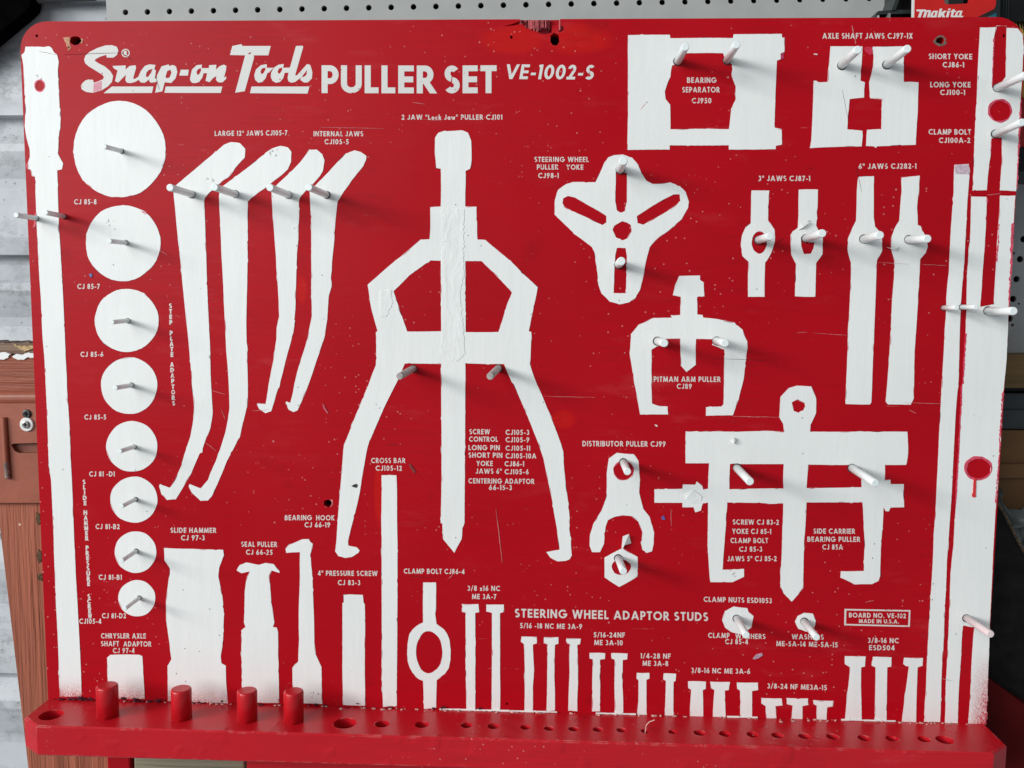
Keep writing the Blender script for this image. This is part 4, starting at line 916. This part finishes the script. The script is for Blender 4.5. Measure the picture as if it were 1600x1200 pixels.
# bracket plate
br = thing('metal_bracket', at(-60, 786, .05), 'red-brown painted metal bracket plate with a slot and screws, left of the red board', 'bracket')
yb = .0475
slot = bd_ = [(at(px, py, yb).x, at(px, py, yb).z) for px, py in [(17, 695), (22, 693), (90, 691), (90, 708), (30, 708), (23, 705)]]
pts = [(at(px, py, yb).x, at(px, py, yb).z) for px, py in [(-140, 624), (-5, 620), (30, 621), (45, 619), (140, 621), (140, 785.5), (-140, 786)]]
o = sheet('plate', [pts], [slot], pb, br, -yb, -yb - .008, fn=lambda p: Vector((p[0], 0, p[1])))
q0, q1 = at(-140, 622, yb + .006), at(140, 621, yb + .006)
MB().rod(q0, q1, .0085, seg=20).make('rolled_edge', pb, br)
c = [(at(px, py, yb).x, at(px, py, yb).z) for px, py in [(10, 688), (95, 686), (95, 714), (10, 714)]]
MB().prism(c, yb + .0065, yb + .0075).make('slot_floor', plain('slot_floor_paint', (.20, .065, .04), .5, .3, .2, 60), br)
a = at(6, 652, yb - .001); b_ = at(10, 722, yb - .002); c_ = at(12.5, 748, yb - .002)
MB().rod(a, b_, .0034, seg=14).make('rod', pb, br)
MB().rod(b_, c_, .0033, seg=14, bevel=.001).make('rod', plain('rusty_bare_steel', (.30, .22, .19), .35, .5, .5, 200, metal=.7), br, label='bare rusty steel end of the rod')
def screw(px, py, rp, mat, washer=None):
    c = at(px, py, yb); k = pxm(c)
    if washer:
        w_ = MB()
        ro, ri = washer * k, rp * k * .9; n = 28; v = []
        for t_, r in ((0, ro), (.0016, ro), (.0024, ro * .9), (.0024, ri), (0, ri)):
            v += [c + Vector((r * math.cos(2 * math.pi * i / n), -t_, r * math.sin(2 * math.pi * i / n))) for i in range(n)]
        w_.add(v, [(j * n + i, j * n + (i + 1) % n, (j + 1) * n + (i + 1) % n, (j + 1) * n + i) for j in range(4) for i in range(n)])
        w_.make('washer', plain('pale_washer', (.72, .73, .70), .4, .5, .1, 80), br)
    s_ = MB()
    y_ = -.0024 if washer else -.0
    s_.rod(c + Vector((0, .001, 0)), c + Vector((0, y_ - .0022, 0)), rp * k, rp * k * .96, 20, .0014)
    so = s_.make('screw', mat, br)
    x_ = MB()
    d = c + Vector((0, y_ - .00232, 0)); L, t_ = rp * k * .55, rp * k * .16
    x_.box(d.x - L, d.x + L, d.y, d.y + .001, d.z - t_, d.z + t_); x_.box(d.x - t_, d.x + t_, d.y - .0001, d.y + .001, d.z - L, d.z + L)
    x_.make('cross_recess', M['hole'], so)
screw(42.5, 646.5, 7.2, plain('black_screw', (.05, .055, .055), .4, .5, .4, 200, metal=.5))
screw(42.8, 663, 6.4, plain('steel_screw', (.38, .38, .37), .3, .5, .2, 100, metal=.8), 11)
# ---- under the shelf
a, b_ = at(167, 1189, .02), at(207, 1300, .02)
tagit(MB().box(a.x, b_.x, .02, .06, b_.z, -SH - .001, .002).make('red_block', M['red_core']), 'dark red block under the shelf, right of the post', 'block')
a, b_ = at(209, 1190, .015), at(384, 1300, .015)
tagit(MB().box(a.x, b_.x, .015, .20, b_.z, -SH - .004, .002).make('pale_plank', timber('pale_grey_plank', (.26, .23, .16), 'h', False)), 'pale weathered plank under the shelf, left of the red rail', 'plank')

# ---- packaging at the top right
pk_y = .030
pk = thing('tool_package', at(1490, 200, pk_y), 'red cardboard tool package with white lettering above the top right edge of the board', 'package')
pkm = plain('red_card', (.52, .012, .010), .35, .4, .06, 60)
mk = lambda pts, d=0: [(at(px, py, pk_y - d).x, at(px, py, pk_y - d).z) for px, py in pts]
fl = lambda p: Vector((p[0], 0, p[1]))
sheet('card', [mk([(1427, 120), (1431, -120), (1562, -120), (1560, 120)])], [mk([(1475, -14), (1515, -16), (1517.5, -12), (1514.5, 3), (1511, 5.5), (1480, 7), (1475.5, 4)])], pkm, pk, -pk_y, -pk_y - .004, back=True, fn=fl)
sheet('white_edge', [mk([(1424.6, 120), (1428.6, -120), (1431, -120), (1427, 120)])], [], plain('white_card', (.7, .7, .68), .5, .3, .05), pk, -pk_y, -pk_y - .004, fn=fl)
sheet('black_stripe', [mk([(1519, 31), (1553, 14), (1556, 8), (1558, -40), (1563, -40), (1562, 80), (1500, 80)])], [], plain('black_card', (.012, .013, .014), .35, .4, .2), pk, -pk_y + .0003, -pk_y, fn=fl)
sheet('teal_stripe', [mk([(1536, 30), (1556.5, 20), (1556.5, 60), (1536, 60)])], [], plain('teal_card', (.004, .10, .13), .35, .4, .1), pk, -pk_y + .0006, -pk_y + .0003, fn=fl)
lg = [P(s) for s in ('Y 565,92 655,92 652,110 625,112 605,170 578,170 598,112 568,110', 'Y 640,100 700,98 705,110 690,168 668,168 682,116 668,116 652,168 628,168 645,112',
   'Y 712,120 728,104 772,104 756,168 700,168 698,150', 'Y 790,84 815,84 802,120 830,104 858,104 828,134 842,168 815,168 806,146 798,168 768,168',
   'Y 872,84 896,84 893,96 869,96', 'Y 866,104 888,104 872,168 848,168', 'Y 912,90 934,90 930,104 948,104 944,118 926,118 918,152 938,152 934,168 902,168 894,160 904,118 892,118 896,104 908,104', 'Y 948,120 964,104 1008,104 994,152 1015,154 1012,168 936,168 934,150')]
lx = [P(s) for s in ('Y 730,120 748,118 738,152 722,152', 'Y 966,120 984,118 974,152 958,152')]
sheet('maker_logo', [mk(p) for p in lg], [mk(p) for p in lx], plain('logo_white', (.72, .72, .70), .4, .3, .03), pk, -pk_y + .0003, -pk_y, fn=fl)
blk = plain('black_tool_plastic', (.005, .006, .006), .35, .25, .3, 60); gry = plain('dark_tool_plastic', (.022, .028, .028), .35, .3, .2, 60)
tc = thing('tool_case', at(1395, 120, .05), 'black plastic tool case left of the red package', 'case')
mb = MB(); pxprism(mb, [(1403, -120), (1426, -120), (1424, 90), (1380, 90), (1384, 25), (1392, 20), (1404, -4)], .052, .12); mb.make('case_body', blk, tc)
mb = MB(); pxprism(mb, [(1367, 90), (1368, 25), (1370, 19), (1373, 17), (1393, 15.6), (1424, 15), (1424, 21), (1374, 22.5), (1374, 90)], .046, .11); mb.make('case_lid', gry, tc)
mb = MB(); pxprism(mb, [(1393, 16), (1402.5, -10), (1405, -120), (1409, -120), (1407, -6), (1399.5, 15.5)], .044, .10); mb.make('case_rib', gry, tc)
mb = MB(); pxprism(mb, [(1388.5, 20.5), (1391.5, 20.5), (1391.5, 60), (1388.5, 60)], .0435, .06); mb.make('latch', plain('grey_latch', (.20, .21, .2), .4), tc)
mb = MB(); pxprism(mb, [(1371.5, 24), (1374, 24), (1374, 28), (1371.5, 28)], .0435, .05); mb.make('latch', plain('pale_latch', (.4, .4, .4), .4), tc)
mb = MB(); pxprism(mb, [(1562, -120), (1680, -120), (1680, 33.5), (1555, 33.5), (1558, 10)], .040, .12)
cb = mb.make('black_case', blk); tagit(cb, 'glossy black case right of the red package', 'case')
for x in (1567, 1571.5, 1575):
    mb = MB(); pxprism(mb, [(x + 2.5, -60), (x + 3.6, -60), (x + .9, 31), (x, 31)], .0385, .041); mb.make('seam', gry, cb)
gb = thing('yellow_box', at(1640, 150, .05), 'worn yellow cardboard box behind the top right corner of the red board', 'box')
mb = MB(); pxprism(mb, [(1550, 34.5), (1680, 34.5), (1680, 152), (1550, 152)], .046, .12); mb.make('carton', plain('yellow_card', (.36, .22, .05), .6, .2, .25, 90), gb)
for s in ('Z 1589,36 1592,36 1594,52 1591,48', 'Z 1594,36 1597,37 1597,46 1595,44', 'Z 1598,36 1602,36 1602,54 1599,50'):
    q = [at(*p, .046) for p in P(s)]; MB().prism([(p.x, p.z) for p in q], .0455, .047).make('print_mark', blk, gb)
mb = MB(); pxprism(mb, [(1550, 153), (1690, 153), (1690, 229), (1550, 229)], .048, .12)
tagit(mb.make('red_carton', plain('dark_red_card', (.30, .012, .012), .5, .3, .2, 60)), 'dark red carton below the yellow box at the right edge', 'box')
mb = MB(); pxprism(mb, [(1540, 230), (1690, 230), (1690, 268), (1540, 268)], .05, .16)
tagit(mb.make('black_ledge', blk), 'black ledge under the dark red carton', 'ledge')

# ---- shelves and boxes at the right
wp = timber('tan_wood_plank', (.17, .105, .04), 'h', False)
mb = MB(); pxprism(mb, [(1500, 554), (1760, 554), (1760, 606), (1500, 606)], .150, .30)
tagit(mb.make('wooden_plank', wp), 'tan wooden shelf plank under the shaded pegboard at the right', 'plank')
mb = MB(); pxprism(mb, [(1500, 615), (1760, 615), (1760, 640), (1500, 640)], .165, .20); pxprism(mb, [(1500, 641), (1760, 641), (1760, 670), (1500, 670)], .160, .20)
tagit(mb.make('steel_rail', plain('dark_steel', (.035, .042, .045), .4, .4, .3, 30)), 'dark grey steel rail between the plank and the cardboard box', 'rail')
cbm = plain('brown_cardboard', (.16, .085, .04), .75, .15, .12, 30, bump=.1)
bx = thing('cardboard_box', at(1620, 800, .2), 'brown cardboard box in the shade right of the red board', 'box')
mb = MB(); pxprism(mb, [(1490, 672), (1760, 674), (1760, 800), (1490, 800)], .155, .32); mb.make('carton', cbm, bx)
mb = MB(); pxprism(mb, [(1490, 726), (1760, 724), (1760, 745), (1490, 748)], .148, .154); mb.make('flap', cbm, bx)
# crumpled grey plastic
gp = plain('grey_plastic_film', (.10, .11, .105), .4, .4, .25, 40)
rg = random.Random(5)
nu, nv = 16, 16; vs = []; fs = []
for j in range(nv + 1):
    for i in range(nu + 1):
        px = 1520 + 200 * i / nu; py = 765 + (150 * j / nv) + 40 * (i / nu) - 22 * math.sin(i * .9)
        p = at(px, py, .125); p.y += .012 * math.sin(i * 1.7 + j * .6) + .010 * math.sin(j * 1.9 - i * .8) + rg.uniform(-.003, .003); vs.append(p)
for j in range(nv):
    for i in range(nu): a = j * (nu + 1) + i; fs.append((a, a + 1, a + nu + 2, a + nu + 1))
n = len(vs)
film = obj('plastic_sheet', vs + [v + Vector((0, .0012, 0)) for v in vs], fs + [tuple(i + n for i in f[::-1]) for f in fs], gp, smooth=True)
tagit(film, 'crumpled grey plastic sheet lying on the dark box at the right', 'plastic sheet')
db = thing('dark_box', at(1640, 1100, .2), 'black cardboard box with a torn corrugated rim, low at the right', 'box')
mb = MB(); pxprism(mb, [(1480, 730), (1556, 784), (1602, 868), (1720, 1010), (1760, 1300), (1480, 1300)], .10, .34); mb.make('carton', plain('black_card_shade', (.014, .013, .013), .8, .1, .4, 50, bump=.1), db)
mb = MB()
pl_ = [(1556, 783), (1572, 806), (1586, 836), (1602, 866), (1640, 915)]
for (xa_, ya_), (xb_, yb_) in zip(pl_, pl_[1:]):
    for k in range(9):
        t0 = k / 9; t1 = (k + .55) / 9
        a = at(xa_ + (xb_ - xa_) * t0, ya_ + (yb_ - ya_) * t0, .099); b2 = at(xa_ + (xb_ - xa_) * t1, ya_ + (yb_ - ya_) * t1, .099)
        mb.rod(a, b2, .0017, seg=6)
mb.make('corrugated_rim', plain('torn_corrugation', (.15, .11, .07), .8, .1, .5, 300), db)
rb = MB()
q = [at(1480, 1016, .07), at(1546, 1061, .07), at(1602, 1102, .07), at(1760, 1190, .07), at(1760, 1400, .07), at(1480, 1400, .07)]
rb.prism([(p.x, p.z) for p in q], .07, .30)
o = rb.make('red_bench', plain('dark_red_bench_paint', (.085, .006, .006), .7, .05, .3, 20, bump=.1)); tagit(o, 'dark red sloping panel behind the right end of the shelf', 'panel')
# dark back of the shed
mb = MB(); a = at(300, -300, .55); b_ = at(2300, 1500, .55)
mb.box(a.x, b_.x, .55, .57, b_.z, a.z)
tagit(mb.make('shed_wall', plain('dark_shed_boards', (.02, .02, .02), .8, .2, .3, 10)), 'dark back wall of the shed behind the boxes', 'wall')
